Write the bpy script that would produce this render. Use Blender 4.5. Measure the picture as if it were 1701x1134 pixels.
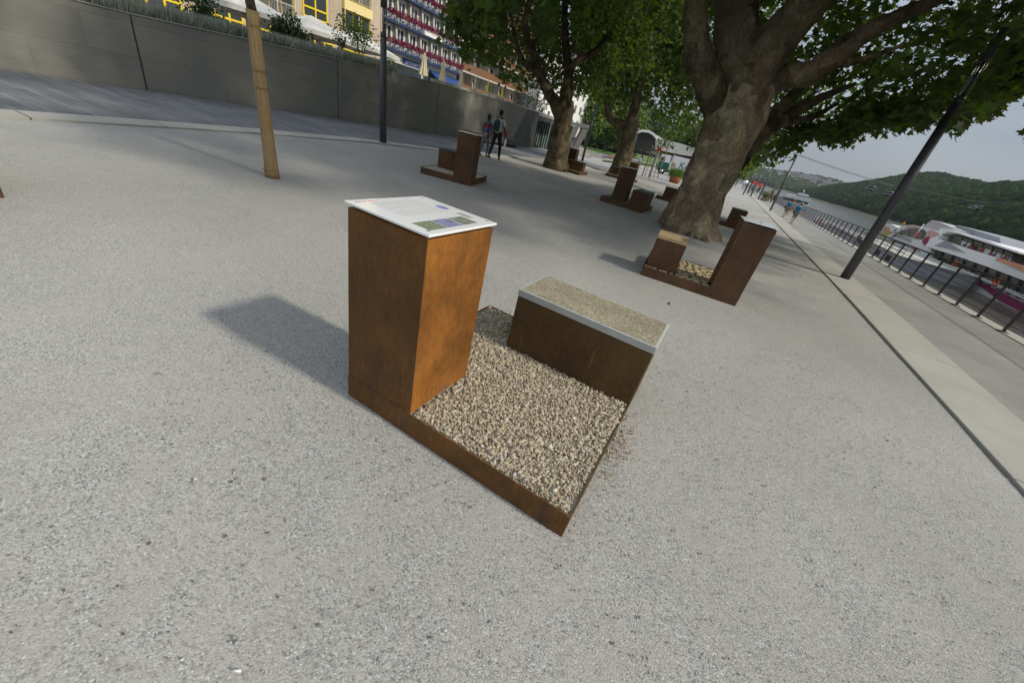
import bpy, bmesh, math, random
import numpy as np
from mathutils import Vector, Matrix, noise as mnoise

random.seed(7); rng = np.random.default_rng(11)
sc = bpy.context.scene
for o in list(bpy.data.objects): bpy.data.objects.remove(o)
col = sc.collection
R_ = math.radians

# ---------------------------------------------------------------- camera
FPX, PITCH, ROLL = 627.03, 0.5173, 0.2443
CF = np.array([0, math.cos(PITCH), -math.sin(PITCH)])
_r0 = np.array([1., 0, 0]); _u0 = np.array([0, math.sin(PITCH), math.cos(PITCH)])
CR = math.cos(ROLL)*_r0 + math.sin(ROLL)*_u0
CU = -math.sin(ROLL)*_r0 + math.cos(ROLL)*_u0
CC = np.array([0, 0, 1.6])
cam = bpy.data.cameras.new('camera'); camo = bpy.data.objects.new('camera', cam); col.objects.link(camo)
cam.sensor_width = 36; cam.lens = 36*FPX/1701; cam.clip_start = .05; cam.clip_end = 6000
m3 = Matrix((CR, CU, -CF)).transposed()
camo.matrix_world = Matrix.Translation(CC) @ m3.to_4x4()
sc.camera = camo

# ---------------------------------------------------------------- light
SUN_AZ, SUN_EL = 109.0, 39.6
sd = Vector((math.sin(R_(SUN_AZ))*math.cos(R_(SUN_EL)), math.cos(R_(SUN_AZ))*math.cos(R_(SUN_EL)), math.sin(R_(SUN_EL))))
sl = bpy.data.lights.new('sun', 'SUN'); sl.energy = 2.25; sl.angle = R_(3.4); sl.color = (1, .92, .78)
so = bpy.data.objects.new('sun', sl); col.objects.link(so); so.rotation_euler = sd.to_track_quat('Z', 'Y').to_euler()
world = bpy.data.worlds.new('World'); sc.world = world; world.use_nodes = True
wn = world.node_tree; wn.nodes.clear()
def wnode(t, **k):
    x = wn.nodes.new(t)
    for a, b in k.items(): setattr(x, a, b)
    return x
sky = wnode('ShaderNodeTexSky', sky_type='NISHITA'); sky.sun_disc = False
sky.sun_elevation = R_(SUN_EL); sky.sun_rotation = R_(SUN_AZ); sky.dust_density = 3; sky.air_density = 1.2
bg = wnode('ShaderNodeBackground'); bg.inputs[1].default_value = .085
bg2 = wnode('ShaderNodeBackground'); bg2.inputs[1].default_value = 1.04
tc = wnode('ShaderNodeTexCoord'); mp = wnode('ShaderNodeMapping'); mp.inputs['Scale'].default_value = (1, 1, 3.2)
nz = wnode('ShaderNodeTexNoise'); nz.inputs['Scale'].default_value = 1.9; nz.inputs['Detail'].default_value = 5
cr = wnode('ShaderNodeValToRGB')
cr.color_ramp.elements[0].position = .3; cr.color_ramp.elements[0].color = (.26, .30, .365, 1)
cr.color_ramp.elements[1].position = .75; cr.color_ramp.elements[1].color = (.44, .475, .53, 1)
mx = wnode('ShaderNodeMixShader'); mx.inputs[0].default_value = .78
wo = wnode('ShaderNodeOutputWorld')
L = wn.links.new
L(tc.outputs['Generated'], mp.inputs[0]); L(mp.outputs[0], nz.inputs[0]); L(nz.outputs[0], cr.inputs[0])
# an overcast sky is brighter overhead than at the horizon
sx = wnode('ShaderNodeSeparateXYZ'); gr_ = wnode('ShaderNodeMapRange'); gr_.inputs[1].default_value = .0; gr_.inputs[2].default_value = 1.0; gr_.inputs[3].default_value = .66; gr_.inputs[4].default_value = 1.9
mg = wnode('ShaderNodeVectorMath', operation='SCALE'); L(tc.outputs['Generated'], sx.inputs[0]); L(sx.outputs[2], gr_.inputs[0]); L(cr.outputs[0], mg.inputs[0]); L(gr_.outputs[0], mg.inputs['Scale']); L(mg.outputs[0], bg2.inputs[0])
L(sky.outputs[0], bg.inputs[0]); L(bg.outputs[0], mx.inputs[1]); L(bg2.outputs[0], mx.inputs[2]); L(mx.outputs[0], wo.inputs[0])
sc.view_settings.view_transform = 'Standard'; sc.view_settings.look = 'None'
sc.view_settings.exposure = 0.40; sc.view_settings.gamma = 1; sc.view_settings.use_curve_mapping = False
sc.render.engine = 'CYCLES'
sc.cycles.use_denoising = True
sc.cycles.max_bounces = 6; sc.cycles.diffuse_bounces = 3; sc.cycles.glossy_bounces = 3
sc.cycles.transmission_bounces = 4; sc.cycles.transparent_max_bounces = 6; sc.cycles.volume_bounces = 0

# ---------------------------------------------------------------- frames of the place
AZ = R_(22.3)                                     # direction of the promenade
E3 = np.array([math.sin(AZ), math.cos(AZ), 0]); N3 = np.array([math.cos(AZ), -math.sin(AZ), 0])
WATER = -3.4
def tz(s): return -.008*max(0., s-10)
def W(n, s, z=None):
    p = N3*n + E3*s; p[2] = tz(s) if z is None else z
    return p
def ray(x, y): return CF + CR*(x-850.5)/FPX - CU*(y-567)/FPX
def gs(x, y, dz=0., z=None):
    "ground point seen at a photo position"
    d = ray(x, y)
    if z is not None: return CC + d*((z-1.6)/d[2])
    zz = 0.
    for _ in range(40):
        P = CC + d*((zz-1.6)/d[2]); zz = tz(float(P@E3))
    P[2] += dz; return P
def onn(x, y, D): d = ray(x, y); return CC + d*((D-CC@N3)/(d@N3))
def ony(x, y, Y): d = ray(x, y); return CC + d*(Y/d[1])
def onv(x, y, P0):
    "point on the upright plane through P0 that faces the camera"
    h = np.array([P0[0], P0[1], 0]); h = h/np.linalg.norm(h); d = ray(x, y)
    return CC + d*(((P0-CC)@h)/(d@h))
def ns(P): return float(P@N3), float(P@E3)
def pxr(w, P): return w/2*float((P-CC)@CF)/FPX*.93
def proj(P):
    d = P-CC; z = d@CF
    z = np.where(z < .05, 1e-3, z)
    return np.stack([850.5+FPX*(d@CR)/z, 567-FPX*(d@CU)/z], -1), d@CF

# ---------------------------------------------------------------- materials
def mat(name, base, rough=.6, metal=0., spec=.3, alpha=None):
    m = bpy.data.materials.new(name); m.use_nodes = True
    b = m.node_tree.nodes['Principled BSDF']
    b.inputs['Base Color'].default_value = (*base, 1); b.inputs['Roughness'].default_value = rough
    b.inputs['Metallic'].default_value = metal; b.inputs['Specular IOR Level'].default_value = spec
    return m
class NT:
    def __init__(s, m): s.m = m; s.t = m.node_tree; s.b = s.t.nodes['Principled BSDF']; s.co = s.t.nodes.new('ShaderNodeTexCoord')
    def n(s, t, ins=None, **k):
        x = s.t.nodes.new(t)
        for a, b in k.items(): setattr(x, a, b)
        for a, b in (ins or {}).items():
            if hasattr(b, 'is_output'): s.t.links.new(b, x.inputs[a])
            else: x.inputs[a].default_value = b
        return x
    def l(s, a, b): s.t.links.new(a, b)
    def vec(s, scale=(1, 1, 1), rot=(0, 0, 0), src='Object'):
        return s.n('ShaderNodeMapping', {0: s.co.outputs[src], 'Scale': scale, 'Rotation': rot}).outputs[0]
    def noise(s, v, scale, detail=4, rough=.55):
        return s.n('ShaderNodeTexNoise', {'Vector': v, 'Scale': scale, 'Detail': detail, 'Roughness': rough}).outputs[0]
    def ramp(s, f, stops, interp='LINEAR'):
        r = s.n('ShaderNodeValToRGB', {0: f}); cr = r.color_ramp; cr.interpolation = interp
        while len(cr.elements) < len(stops): cr.elements.new(.5)
        for e, (p, c) in zip(cr.elements, stops):
            e.position = p; e.color = (*c, 1) if len(c) == 3 else c
        return r.outputs[0]
    def mix(s, f, a, b, mode='MIX'):
        x = s.n('ShaderNodeMix', data_type='RGBA', blend_type=mode)
        for i, v in ((0, f), (6, a), (7, b)):
            if hasattr(v, 'is_output'): s.l(v, x.inputs[i])
            elif i == 0: x.inputs[0].default_value = v
            else: x.inputs[i].default_value = (*v, 1)
        return x.outputs[2]
    def bump(s, h, strength=.3, dist=.01, prev=None):
        x = s.n('ShaderNodeBump', {'Height': h, 'Strength': strength, 'Distance': dist})
        if prev is not None: s.l(prev, x.inputs['Normal'])
        s.l(x.outputs[0], s.b.inputs['Normal']); return x.outputs[0]
    def col(s, c): s.l(c, s.b.inputs['Base Color'])
    def rough(s, c): s.l(c, s.b.inputs['Roughness'])
def G(v): return (v, v, v)
def varied(name, a, b, scale=3, rough=.7, bump=.2, bscale=60, bd=.004, metal=0, spec=.3, stretch=(1, 1, 1), src='Object'):
    m = mat(name, a, rough, metal, spec); t = NT(m); v = t.vec(stretch, src=src)
    f = t.noise(v, scale, 5); t.col(t.ramp(f, [(.3, a), (.7, b)]))
    if bump: t.bump(t.noise(v, bscale, 3), bump, bd)
    return m
M = {}
def gravel_mat():
    m = mat('gravel', (.4, .38, .34), .9, spec=.15); t = NT(m); v = t.vec()
    vo = t.n('ShaderNodeTexVoronoi', {'Vector': v, 'Scale': 165, 'Randomness': 1}); vo2 = t.n('ShaderNodeTexVoronoi', {'Vector': v, 'Scale': 340})
    f1 = t.n('ShaderNodeSeparateColor', {0: vo.outputs['Color']}).outputs[0]
    stone = t.ramp(f1, [(0, (.22, .215, .195)), (.2, (.35, .347, .325)), (.5, (.435, .432, .408)), (.8, (.50, .497, .472)), (.95, (.54, .535, .515)), (1, (.70, .70, .69))])
    grain = t.ramp(t.n('ShaderNodeSeparateColor', {0: vo2.outputs['Color']}).outputs[1], [(0, G(.8)), (1, G(1.13))])
    stone = t.mix(1., stone, grain, 'MULTIPLY')
    # fine tan dust pressed between the stones in patches
    d1 = t.noise(t.vec((1, .8, 1)), 1.5, 6, .66); d2 = t.noise(t.vec(), 8.5, 5, .6)
    dm = t.n('ShaderNodeMath', {0: d1, 1: d2}, operation='ADD').outputs[0]
    dm = t.n('ShaderNodeMath', {0: dm, 1: .5}, operation='MULTIPLY').outputs[0]
    dust = t.ramp(dm, [(.45, G(.0)), (.62, G(.62))])
    c = t.mix(dust, stone, (.455, .432, .385))
    big = t.ramp(t.noise(t.vec((1, 1, 1)), .28, 4), [(.3, G(.82)), (.7, G(1.06))])
    c = t.mix(1., c, big, 'MULTIPLY')
    sp = t.n('ShaderNodeTexVoronoi', {'Vector': v, 'Scale': 34}); spc = t.n('ShaderNodeSeparateColor', {0: sp.outputs['Color']})
    near = t.n('ShaderNodeMath', {0: sp.outputs['Distance'], 1: .16}, operation='LESS_THAN').outputs[0]
    rare = t.n('ShaderNodeMath', {0: spc.outputs[0], 1: .95}, operation='GREATER_THAN').outputs[0]
    k = t.n('ShaderNodeMath', {0: near, 1: rare}, operation='MULTIPLY').outputs[0]
    k = t.n('ShaderNodeMath', {0: k, 1: .6}, operation='MULTIPLY').outputs[0]
    c = t.mix(k, c, t.ramp(spc.outputs[1], [(0, (.13, .105, .075)), (.45, (.25, .2, .14)), (.7, (.6, .58, .53))], 'CONSTANT'))
    t.col(c)
    h = t.n('ShaderNodeMath', {0: 1., 1: vo.outputs['Distance']}, operation='SUBTRACT').outputs[0]
    b0 = t.bump(t.noise(t.vec(), 2.2, 3), .4, .04)
    b1 = t.bump(t.n('ShaderNodeSeparateColor', {0: vo.outputs['Color']}).outputs[2], .7, .004, b0)
    t.bump(h, .6, .0045, b1)
    return m
M['gravel'] = gravel_mat()
def rust_mat(name, dark, mid, lite, grime=.45):
    m = mat(name, mid, .78, 0, .22); t = NT(m)
    v = t.vec(); vs = t.vec((1, 1, .16))
    f = t.noise(v, 2.1, 7, .62); c = t.ramp(f, [(.28, dark), (.5, mid), (.72, lite)])
    fine = t.ramp(t.noise(t.vec((1, 1, .35)), 55, 4, .7), [(.25, G(.72)), (.75, G(1.22))]); c = t.mix(1., c, fine, 'MULTIPLY')
    st = t.ramp(t.noise(vs, 7, 5, .6), [(.56, G(0)), (.72, G(grime))]); c = t.mix(st, c, (.05, .035, .028))
    bl = t.ramp(t.noise(v, 3.3, 3, .5), [(.66, G(0)), (.72, G(.45))]); c = t.mix(bl, c, (.11, .085, .08))
    sc1 = t.ramp(t.noise(t.vec((9, 9, .8)), 2.5, 2), [(.70, G(0)), (.74, G(.25))]); c = t.mix(sc1, c, (.38, .19, .07))
    t.col(c); t.rough(t.ramp(f, [(.3, G(.6)), (.7, G(.86))]))
    t.bump(t.noise(v, 170, 4, .7), .35, .002)
    return m
M['rust'] = rust_mat('corten', (.115, .05, .013), (.25, .098, .020), (.40, .165, .03), .6)
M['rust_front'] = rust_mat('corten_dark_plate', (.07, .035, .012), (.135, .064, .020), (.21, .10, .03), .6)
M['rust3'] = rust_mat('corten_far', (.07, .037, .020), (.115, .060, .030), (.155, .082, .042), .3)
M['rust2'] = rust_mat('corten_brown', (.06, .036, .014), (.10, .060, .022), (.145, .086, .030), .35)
M['white_panel'] = mat('acrylic', (.86, .87, .87), .14, 0, .5); M['white_panel'].node_tree.nodes['Principled BSDF'].inputs['Coat Weight'].default_value = .35
def speck(name, base, ds, scale=120, rough=.75):
    m = mat(name, base, rough); t = NT(m); v = t.vec(); vo = t.n('ShaderNodeTexVoronoi', {'Vector': v, 'Scale': scale})
    f = t.n('ShaderNodeSeparateColor', {0: vo.outputs['Color']}).outputs[0]
    c = t.ramp(f, [(0, tuple(x*.25 for x in base)), (.09, tuple(x*.55 for x in base)), (.14, tuple(x*.85 for x in base)), (.5, base), (.9, tuple(min(.8, x*1.2) for x in base)), (1, ds)])
    c = t.mix(1., c, t.ramp(t.noise(v, 4, 4), [(.3, G(.82)), (.7, G(1.12))]), 'MULTIPLY')
    t.col(c); t.bump(t.noise(v, 150, 2), .2, .002); return m
M['terrazzo'] = speck('exposed_aggregate', (.29, .26, .18), (.55, .5, .42), 130)
M['conc_edge'] = varied('concrete_edge', (.40, .42, .39), (.47, .48, .45), 9, .6, .1)
M['steel_blue'] = varied('slate', (.045, .06, .06), (.08, .1, .1), 6, .5, .2)
M['timber'] = varied('pale_timber', (.42, .30, .15), (.56, .42, .24), 8, .7, .3, 40, .004, stretch=(1, 6, 1))
M['wood_end'] = varied('log_end', (.46, .36, .20), (.66, .54, .34), 14, .8, .3, 60)
M['soil'] = varied('soil', (.03, .025, .018), (.06, .05, .035), 14, .95, .6, 50, .01)
M['sandfill'] = varied('pale_fill', (.38, .35, .27), (.46, .43, .34), 14, .9, .5, 90, .01)
def conc(name, a, b, stain=.12):
    m = mat(name, a, .8, spec=.2); t = NT(m); v = t.vec()
    f = t.noise(t.vec((1, 1, 1.6)), 1.1, 7, .6); c = t.ramp(f, [(.3, a), (.7, b)])
    s_ = t.ramp(t.noise(t.vec((.35, .35, 1.6)), 1.7, 5, .65), [(.5, G(0)), (.75, G(stain))]); c = t.mix(s_, c, tuple(x*.62 for x in a))
    # formwork sheets: faint difference in tone between one sheet and the next
    sp = t.n('ShaderNodeSeparateXYZ', {0: t.co.outputs['Object']}); al = t.n('ShaderNodeVectorMath', {0: t.co.outputs['Object'], 1: (math.sin(AZ), math.cos(AZ), 0)}, operation='DOT_PRODUCT').outputs['Value']
    cb = t.n('ShaderNodeCombineXYZ', {0: al, 1: sp.outputs[2]}).outputs[0]
    bk = t.n('ShaderNodeTexBrick', {'Vector': cb, 'Color1': (1.06, 1.05, 1.03, 1), 'Color2': (.9, .9, .91, 1), 'Mortar': (.78, .78, .78, 1), 'Scale': 1., 'Mortar Size': .012, 'Mortar Smooth': .6, 'Brick Width': 2.33, 'Row Height': .82, 'Bias': 0.})
    c = t.mix(1., c, bk.outputs[0], 'MULTIPLY')
    t.col(c)
    # rows left by the shuttering boards
    w = t.n('ShaderNodeTexWave', {'Vector': v, 'Scale': 1.35, 'Distortion': .25}, wave_type='BANDS', bands_direction='Z').outputs[0]
    b0 = t.bump(t.ramp(w, [(0, G(0)), (.06, G(1))]), .25, .01)
    t.bump(t.noise(v, 45, 4), .2, .006, b0); return m
M['wall'] = conc('board_marked_concrete', (.275, .268, .24), (.30, .293, .262))
M['conc_light'] = varied('light_concrete', (.43, .42, .38), (.52, .51, .47), 2.2, .75, .15, 40)
M['kerb'] = varied('kerb_stone', (.37, .36, .315), (.45, .44, .39), 1.3, .75, .2, 90, .003)
M['kerb_grey'] = varied('kerb_grey', (.38, .37, .325), (.46, .45, .40), 1.3, .8, .2, 60, .003)
M['cap'] = varied('wall_cap', (.36, .35, .30), (.44, .43, .38), 3, .7, .1)
def paver_mat(name, c1, c2, mort, bw, bh, rotz, ms=.006, bumpv=.3, stain=(.8, 1.1)):
    m = mat(name, c1, .8, spec=.25); t = NT(m); v = t.vec(rot=(0, 0, rotz))
    br = t.n('ShaderNodeTexBrick', {'Vector': v, 'Color1': (*c1, 1), 'Color2': (*c2, 1), 'Mortar': (*mort, 1), 'Scale': 1., 'Mortar Size': ms, 'Brick Width': bw, 'Row Height': bh, 'Bias': -.1})
    c = t.mix(1., br.outputs[0], t.ramp(t.noise(t.vec(), .6, 5), [(.3, G(stain[0])), (.7, G(stain[1]))]), 'MULTIPLY')
    c = t.mix(1., c, t.ramp(t.noise(t.vec(), 90, 2), [(.3, G(.85)), (.7, G(1.12))]), 'MULTIPLY')
    t.col(c); t.bump(br.outputs[1], -bumpv, .01); return m
M['plaza'] = paver_mat('plaza_planks', (.165, .17, .178), (.245, .245, .25), (.09, .09, .09), 1.6, .16, AZ)
M['asphalt'] = paver_mat('promenade_setts', (.30, .295, .275), (.335, .33, .305), (.25, .24, .22), .22, .1, AZ, .004, .2)
M['plaza2'] = paver_mat('plaza_light', (.34, .335, .32), (.40, .39, .37), (.27, .26, .25), 1.2, .5, AZ)
M['lamp'] = varied('anthracite_paint', (.055, .055, .058), (.08, .08, .083), 5, .38, .05, 60, .001, spec=.5)
M['steel'] = mat('brushed_steel', (.5, .5, .5), .35, .9)
M['rail'] = varied('railing_paint', (.05, .045, .042), (.075, .068, .062), 8, .5, .05)
M['glass'] = mat('window_glass', (.05, .06, .065), .08, 0, .7)
M['glass_green'] = mat('green_glass', (.13, .2, .19), .12, 0, .7)
M['black'] = mat('near_black', (.015, .015, .016), .6)
M['white'] = mat('white_paint', (.80, .80, .79), .5)
M['offwhite'] = varied('cream_render', (.56, .53, .46), (.64, .61, .54), 1, .85, .1)
M['beige'] = paver_mat('beige_cladding', (.50, .41, .31), (.55, .455, .35), (.32, .26, .2), .8, 1.35, 0, .012)
M['yellow'] = mat('yellow_frame', (.75, .56, .03), .5)
M['yellow_pale'] = mat('yellow_pale', (.78, .66, .30), .7)
M['blue'] = mat('blue_paint', (.035, .09, .27), .5)
M['navy'] = mat('navy_steel', (.03, .05, .10), .5)
M['petals'] = varied('magenta_petals', (.17, .004, .05), (.27, .01, .09), 30, .8, .2)
M['terracotta'] = varied('orange_brown_panel', (.17, .082, .042), (.21, .105, .055), 2, .7, .1)
M['canvas'] = varied('cream_canvas', (.66, .57, .37), (.74, .66, .47), 3, .85, .1)
M['canvas_white'] = varied('white_canvas', (.66, .64, .58), (.76, .74, .69), 2, .85, .1)
M['canvas_yellow'] = mat('yellow_canvas', (.72, .66, .08), .8)
M['red'] = mat('red_cloth', (.55, .03, .03), .7)
M['tan'] = mat('tan_paint', (.3, .22, .13), .7)
M['reed'] = None
def reed():
    m = mat('reed_mat', (.5, .36, .15), .8); t = NT(m)
    c = t.ramp(t.noise(t.vec((30, 30, 1.1)), 3.5, 5, .7), [(.25, (.16, .10, .045)), (.5, (.34, .235, .115)), (.75, (.47, .36, .20))]); t.col(c)
    t.bump(t.noise(t.vec((40, 40, .6)), 4, 3), .8, .01); return m
M['reed'] = reed()
def bark(name, a, b, c_, sc=1.):
    m = mat(name, a, .95, spec=.08); t = NT(m)
    v = t.vec((1, 1, .8))
    f = t.noise(v, 2.6*sc, 9, .72); c = t.ramp(f, [(.3, a), (.5, b), (.68, c_)])
    vo = t.n('ShaderNodeTexVoronoi', {'Vector': v, 'Scale': 6*sc}); g = t.ramp(t.n('ShaderNodeSeparateColor', {0: vo.outputs['Color']}).outputs[0], [(0, G(.72)), (1, G(1.2))])
    c = t.mix(.55, c, t.mix(1., c, g, 'MULTIPLY'))
    # flaking plates: pale and olive patches with irregular edges
    wv = t.n('ShaderNodeVectorMath', {0: v, 1: t.n('ShaderNodeVectorMath', {0: t.n('ShaderNodeTexNoise', {'Vector': v, 'Scale': 4*sc, 'Detail': 4}).outputs[1], 'Scale': .35}, operation='SCALE').outputs[0]}, operation='ADD').outputs[0]
    vp_ = t.n('ShaderNodeTexVoronoi', {'Vector': wv, 'Scale': 3.2*sc}); pc = t.n('ShaderNodeSeparateColor', {0: vp_.outputs['Color']}).outputs[1]
    c = t.mix(1., c, t.ramp(pc, [(0, (.66, .62, .56)), (.35, (.95, .9, .82)), (.6, (1.1, 1.06, .98)), (.8, (1.6, 1.48, 1.25)), (1, (.85, .95, .74))]), 'MULTIPLY')
    c = t.mix(1., c, t.ramp(t.noise(t.vec((1, 1, .7)), 26*sc, 6, .75), [(.3, G(.5)), (.7, G(1.35))]), 'MULTIPLY')
    t.col(c)
    b0 = t.bump(t.noise(v, 5*sc, 6, .7), .8, .07)
    t.bump(t.noise(t.vec((1, 1, .7)), 20*sc, 6, .75), 1., .03, b0); return m
M['bark'] = bark('plane_bark', (.15, .12, .086), (.27, .225, .165), (.46, .395, .295))
M['bark_limb'] = bark('plane_limb_bark', (.075, .06, .042), (.13, .108, .078), (.20, .175, .135), .8)
M['bark_dark'] = bark('ridged_bark', (.075, .06, .042), (.115, .095, .068), (.165, .14, .105), 1.5)
def leafmat(name, a, b, tr=.4, glow=(.20, .34, .03)):
    m = bpy.data.materials.new(name); m.use_nodes = True; nt = m.node_tree; nt.nodes.clear()
    out = nt.nodes.new('ShaderNodeOutputMaterial'); mixs = nt.nodes.new('ShaderNodeMixShader'); mixs.inputs[0].default_value = tr
    d = nt.nodes.new('ShaderNodeBsdfPrincipled'); d.inputs['Roughness'].default_value = .5; d.inputs['Specular IOR Level'].default_value = .3
    tl = nt.nodes.new('ShaderNodeBsdfTranslucent'); tl.inputs[0].default_value = (*glow, 1)
    oi = nt.nodes.new('ShaderNodeNewGeometry'); r = nt.nodes.new('ShaderNodeValToRGB')
    r.color_ramp.elements[0].color = (*a, 1); r.color_ramp.elements[1].color = (*b, 1); r.color_ramp.elements[1].position = .88; e_ = r.color_ramp.elements.new(.97); e_.color = (b[0]*1.7, b[1]*1.35, b[2], 1)
    nt.links.new(oi.outputs['Random Per Island'], r.inputs[0]); nt.links.new(r.outputs[0], d.inputs['Base Color'])
    nt.links.new(d.outputs[0], mixs.inputs[1]); nt.links.new(tl.outputs[0], mixs.inputs[2]); nt.links.new(mixs.outputs[0], out.inputs[0]); return m
M['leaf'] = leafmat('plane_leaves', (.019, .038, .008), (.05, .084, .014), .32, (.18, .29, .018))
M['banner'] = leafmat('banner_cloth', (.8, .8, .8), (.8, .8, .8), .45, (.75, .75, .76))
M['leaf_pale'] = leafmat('light_leaves', (.07, .12, .025), (.13, .19, .045), .3, (.22, .34, .06))
M['leaf_dark'] = leafmat('dark_leaves', (.03, .06, .02), (.06, .1, .035), .2, (.08, .15, .03))
M['lavender'] = leafmat('lavender', (.22, .27, .17), (.38, .39, .37), .1, (.1, .15, .1))
M['grassleaf'] = leafmat('grass_blades', (.07, .14, .02), (.15, .26, .05), .25, (.2, .35, .05))
M['lawn'] = varied('lawn', (.07, .13, .025), (.11, .19, .04), 2, .9, .3)
M['bed'] = varied('flower_bed', (.10, .08, .11), (.13, .11, .12), 2, .9, .3)
M['bed_red'] = varied('red_bed', (.2, .08, .05), (.14, .1, .06), 2, .9, .3)
M['hill'] = varied('wooded_slope', (.015, .028, .012), (.025, .04, .018), .02, .95, .0)
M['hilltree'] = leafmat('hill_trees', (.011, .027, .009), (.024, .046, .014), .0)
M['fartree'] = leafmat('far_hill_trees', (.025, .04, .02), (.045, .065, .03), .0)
for _k in ('hilltree', 'fartree'):
    for _n in M[_k].node_tree.nodes:
        if _n.type == 'BSDF_PRINCIPLED': _n.inputs['Specular IOR Level'].default_value = 0; _n.inputs['Roughness'].default_value = 1
M['bank'] = varied('river_bank', (.05, .06, .03), (.09, .09, .055), .05, .95, 0)
def watermat():
    m = mat('river_water', (.05, .045, .026), .14, 0, .25); t = NT(m); v = t.vec((1, 1, 1), (0, 0, AZ))
    n1 = t.noise(t.vec((.6, .25, 1), (0, 0, AZ)), 2.2, 4, .6); b0 = t.bump(n1, .6, .22)
    t.bump(t.noise(v, 1.8, 4), .4, .1, b0); return m
M['water'] = watermat()
M['skin'] = mat('skin', (.42, .24, .16), .6); M['hair'] = mat('dark_hair', (.015, .012, .01), .6)
M['shoe'] = mat('dark_shoe', (.02, .018, .016), .5)
M['truck_green'] = mat('truck_green', (.02, .13, .1), .4)
M['pot'] = varied('terracotta_pot', (.36, .13, .06), (.42, .18, .09), 5, .8, .1)
def pmat(name, base, rough=.6): 
    if name not in M: M[name] = mat(name, base, rough)
    return M[name]
# ---------------------------------------------------------------- object helpers
ORG = {}
def setp(o, label=None, cat=None, group=None, kind=None):
    for k, v in (('label', label), ('category', cat), ('group', group), ('kind', kind)):
        if v: o[k] = v
    return o
def root(name, P, label, cat, group=None):
    o = bpy.data.objects.new(name, None); o.empty_display_size = .1; col.objects.link(o)
    o.location = Vector(P); ORG[o.name] = np.array(P, float); return setp(o, label, cat, group)
def org(o): return ORG.get(o.name, np.zeros(3)) if o is not None else np.zeros(3)
class MB:
    "collects shapes in world coordinates; build() links them as one mesh object"
    def __init__(s): s.v = []; s.f = []; s.sm = []; s.mi = []; s.cur = 0
    def add(s, vs, fs, smooth=False):
        k = len(s.v); s.v += [tuple(map(float, p)) for p in vs]
        for f in fs: s.f.append(tuple(i+k for i in f)); s.sm.append(smooth); s.mi.append(s.cur)
        return s
    def box(s, P, a, b, c):
        "box from corner P along vectors a, b, c"
        P, a, b, c = (np.array(x, float) for x in (P, a, b, c))
        vs = [P, P+a, P+a+b, P+b, P+c, P+a+c, P+a+b+c, P+b+c]
        if np.dot(np.cross(a, b), c) < 0: fs = [(0, 1, 2, 3), (7, 6, 5, 4), (4, 5, 1, 0), (5, 6, 2, 1), (6, 7, 3, 2), (7, 4, 0, 3)]
        else: fs = [(3, 2, 1, 0), (4, 5, 6, 7), (0, 1, 5, 4), (1, 2, 6, 5), (2, 3, 7, 6), (3, 0, 4, 7)]
        return s.add(vs, fs)
    def nsbox(s, n0, n1, s0, s1, z0, z1): return s.box(W(n0, s0, z0), N3*(n1-n0), E3*(s1-s0), (0, 0, z1-z0))
    def prism(s, pts, ext):
        "planar polygon extruded by a vector"
        pts = [np.array(p, float) for p in pts]; ext = np.array(ext, float); n = len(pts)
        nrm = np.zeros(3)
        for i in range(n): nrm += np.cross(pts[i], pts[(i+1) % n])
        if nrm@ext > 0: pts = pts[::-1]
        vs = pts+[p+ext for p in pts]
        fs = [tuple(range(n)), tuple(range(2*n-1, n-1, -1))]+[(i+n, (i+1) % n+n, (i+1) % n, i) for i in range(n)]
        return s.add(vs, fs)
    def tube(s, pts, rad, seg=10, smooth=True, cap=True, lump=0., lf=1., flute=0.):
        pts = [np.array(p, float) for p in pts]; n = len(pts)
        rad = list(rad) if hasattr(rad, '__len__') else [rad]*n
        vs = []; t0 = pts[1]-pts[0]; t0 /= np.linalg.norm(t0)
        ref = np.array([0, 1., 0]) if abs(t0[1]) < .9 else np.array([1., 0, 0])
        a = np.cross(t0, ref); a /= np.linalg.norm(a)
        for i, p in enumerate(pts):
            t = pts[min(i+1, n-1)]-pts[max(i-1, 0)]; t /= (np.linalg.norm(t)+1e-9)
            a = a-t*(a@t); a /= np.linalg.norm(a); b = np.cross(t, a)
            for k in range(seg):
                th = 2*math.pi*k/seg; d = a*math.cos(th)+b*math.sin(th); r = rad[i]
                if lump:
                    q = (p+d*r)*lf; r *= 1+lump*mnoise.noise(Vector((q[0]*2, q[1]*2, q[2]*1.1)))*1.6+lump*.6*mnoise.noise(Vector((q[0]*6, q[1]*6, q[2]*3)))
                if flute: r *= 1+flute*(1+3.2*math.exp(-max(0, p[2]-pts[0][2]-.1)*1.7))*math.cos(5*th+p[2]*.6)
                vs.append(p+d*r)
        fs = [(i*seg+k, i*seg+(k+1) % seg, (i+1)*seg+(k+1) % seg, (i+1)*seg+k) for i in range(n-1) for k in range(seg)]
        if cap: fs += [tuple(range(seg))[::-1], tuple(range((n-1)*seg, n*seg))]
        return s.add(vs, fs, smooth)
    def build(s, name, m, parent=None, **k):
        me = bpy.data.meshes.new(name); O = org(parent)
        me.from_pydata([tuple(np.array(v)-O) for v in s.v], [], s.f)
        for x in (m if isinstance(m, (list, tuple)) else [m]): me.materials.append(x)
        me.polygons.foreach_set('use_smooth', s.sm); me.polygons.foreach_set('material_index', s.mi); me.update()
        o = bpy.data.objects.new(name, me); col.objects.link(o)
        if parent is not None: o.parent = parent; ORG[o.name] = O
        if k: setp(o, k.get('label'), k.get('category'), k.get('group'), k.get('kind'))
        return o
def bevel(o, w=.004, seg=1):
    b = o.modifiers.new('b', 'BEVEL'); b.width = w; b.segments = seg; b.limit_method = 'ANGLE'; return o
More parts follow.
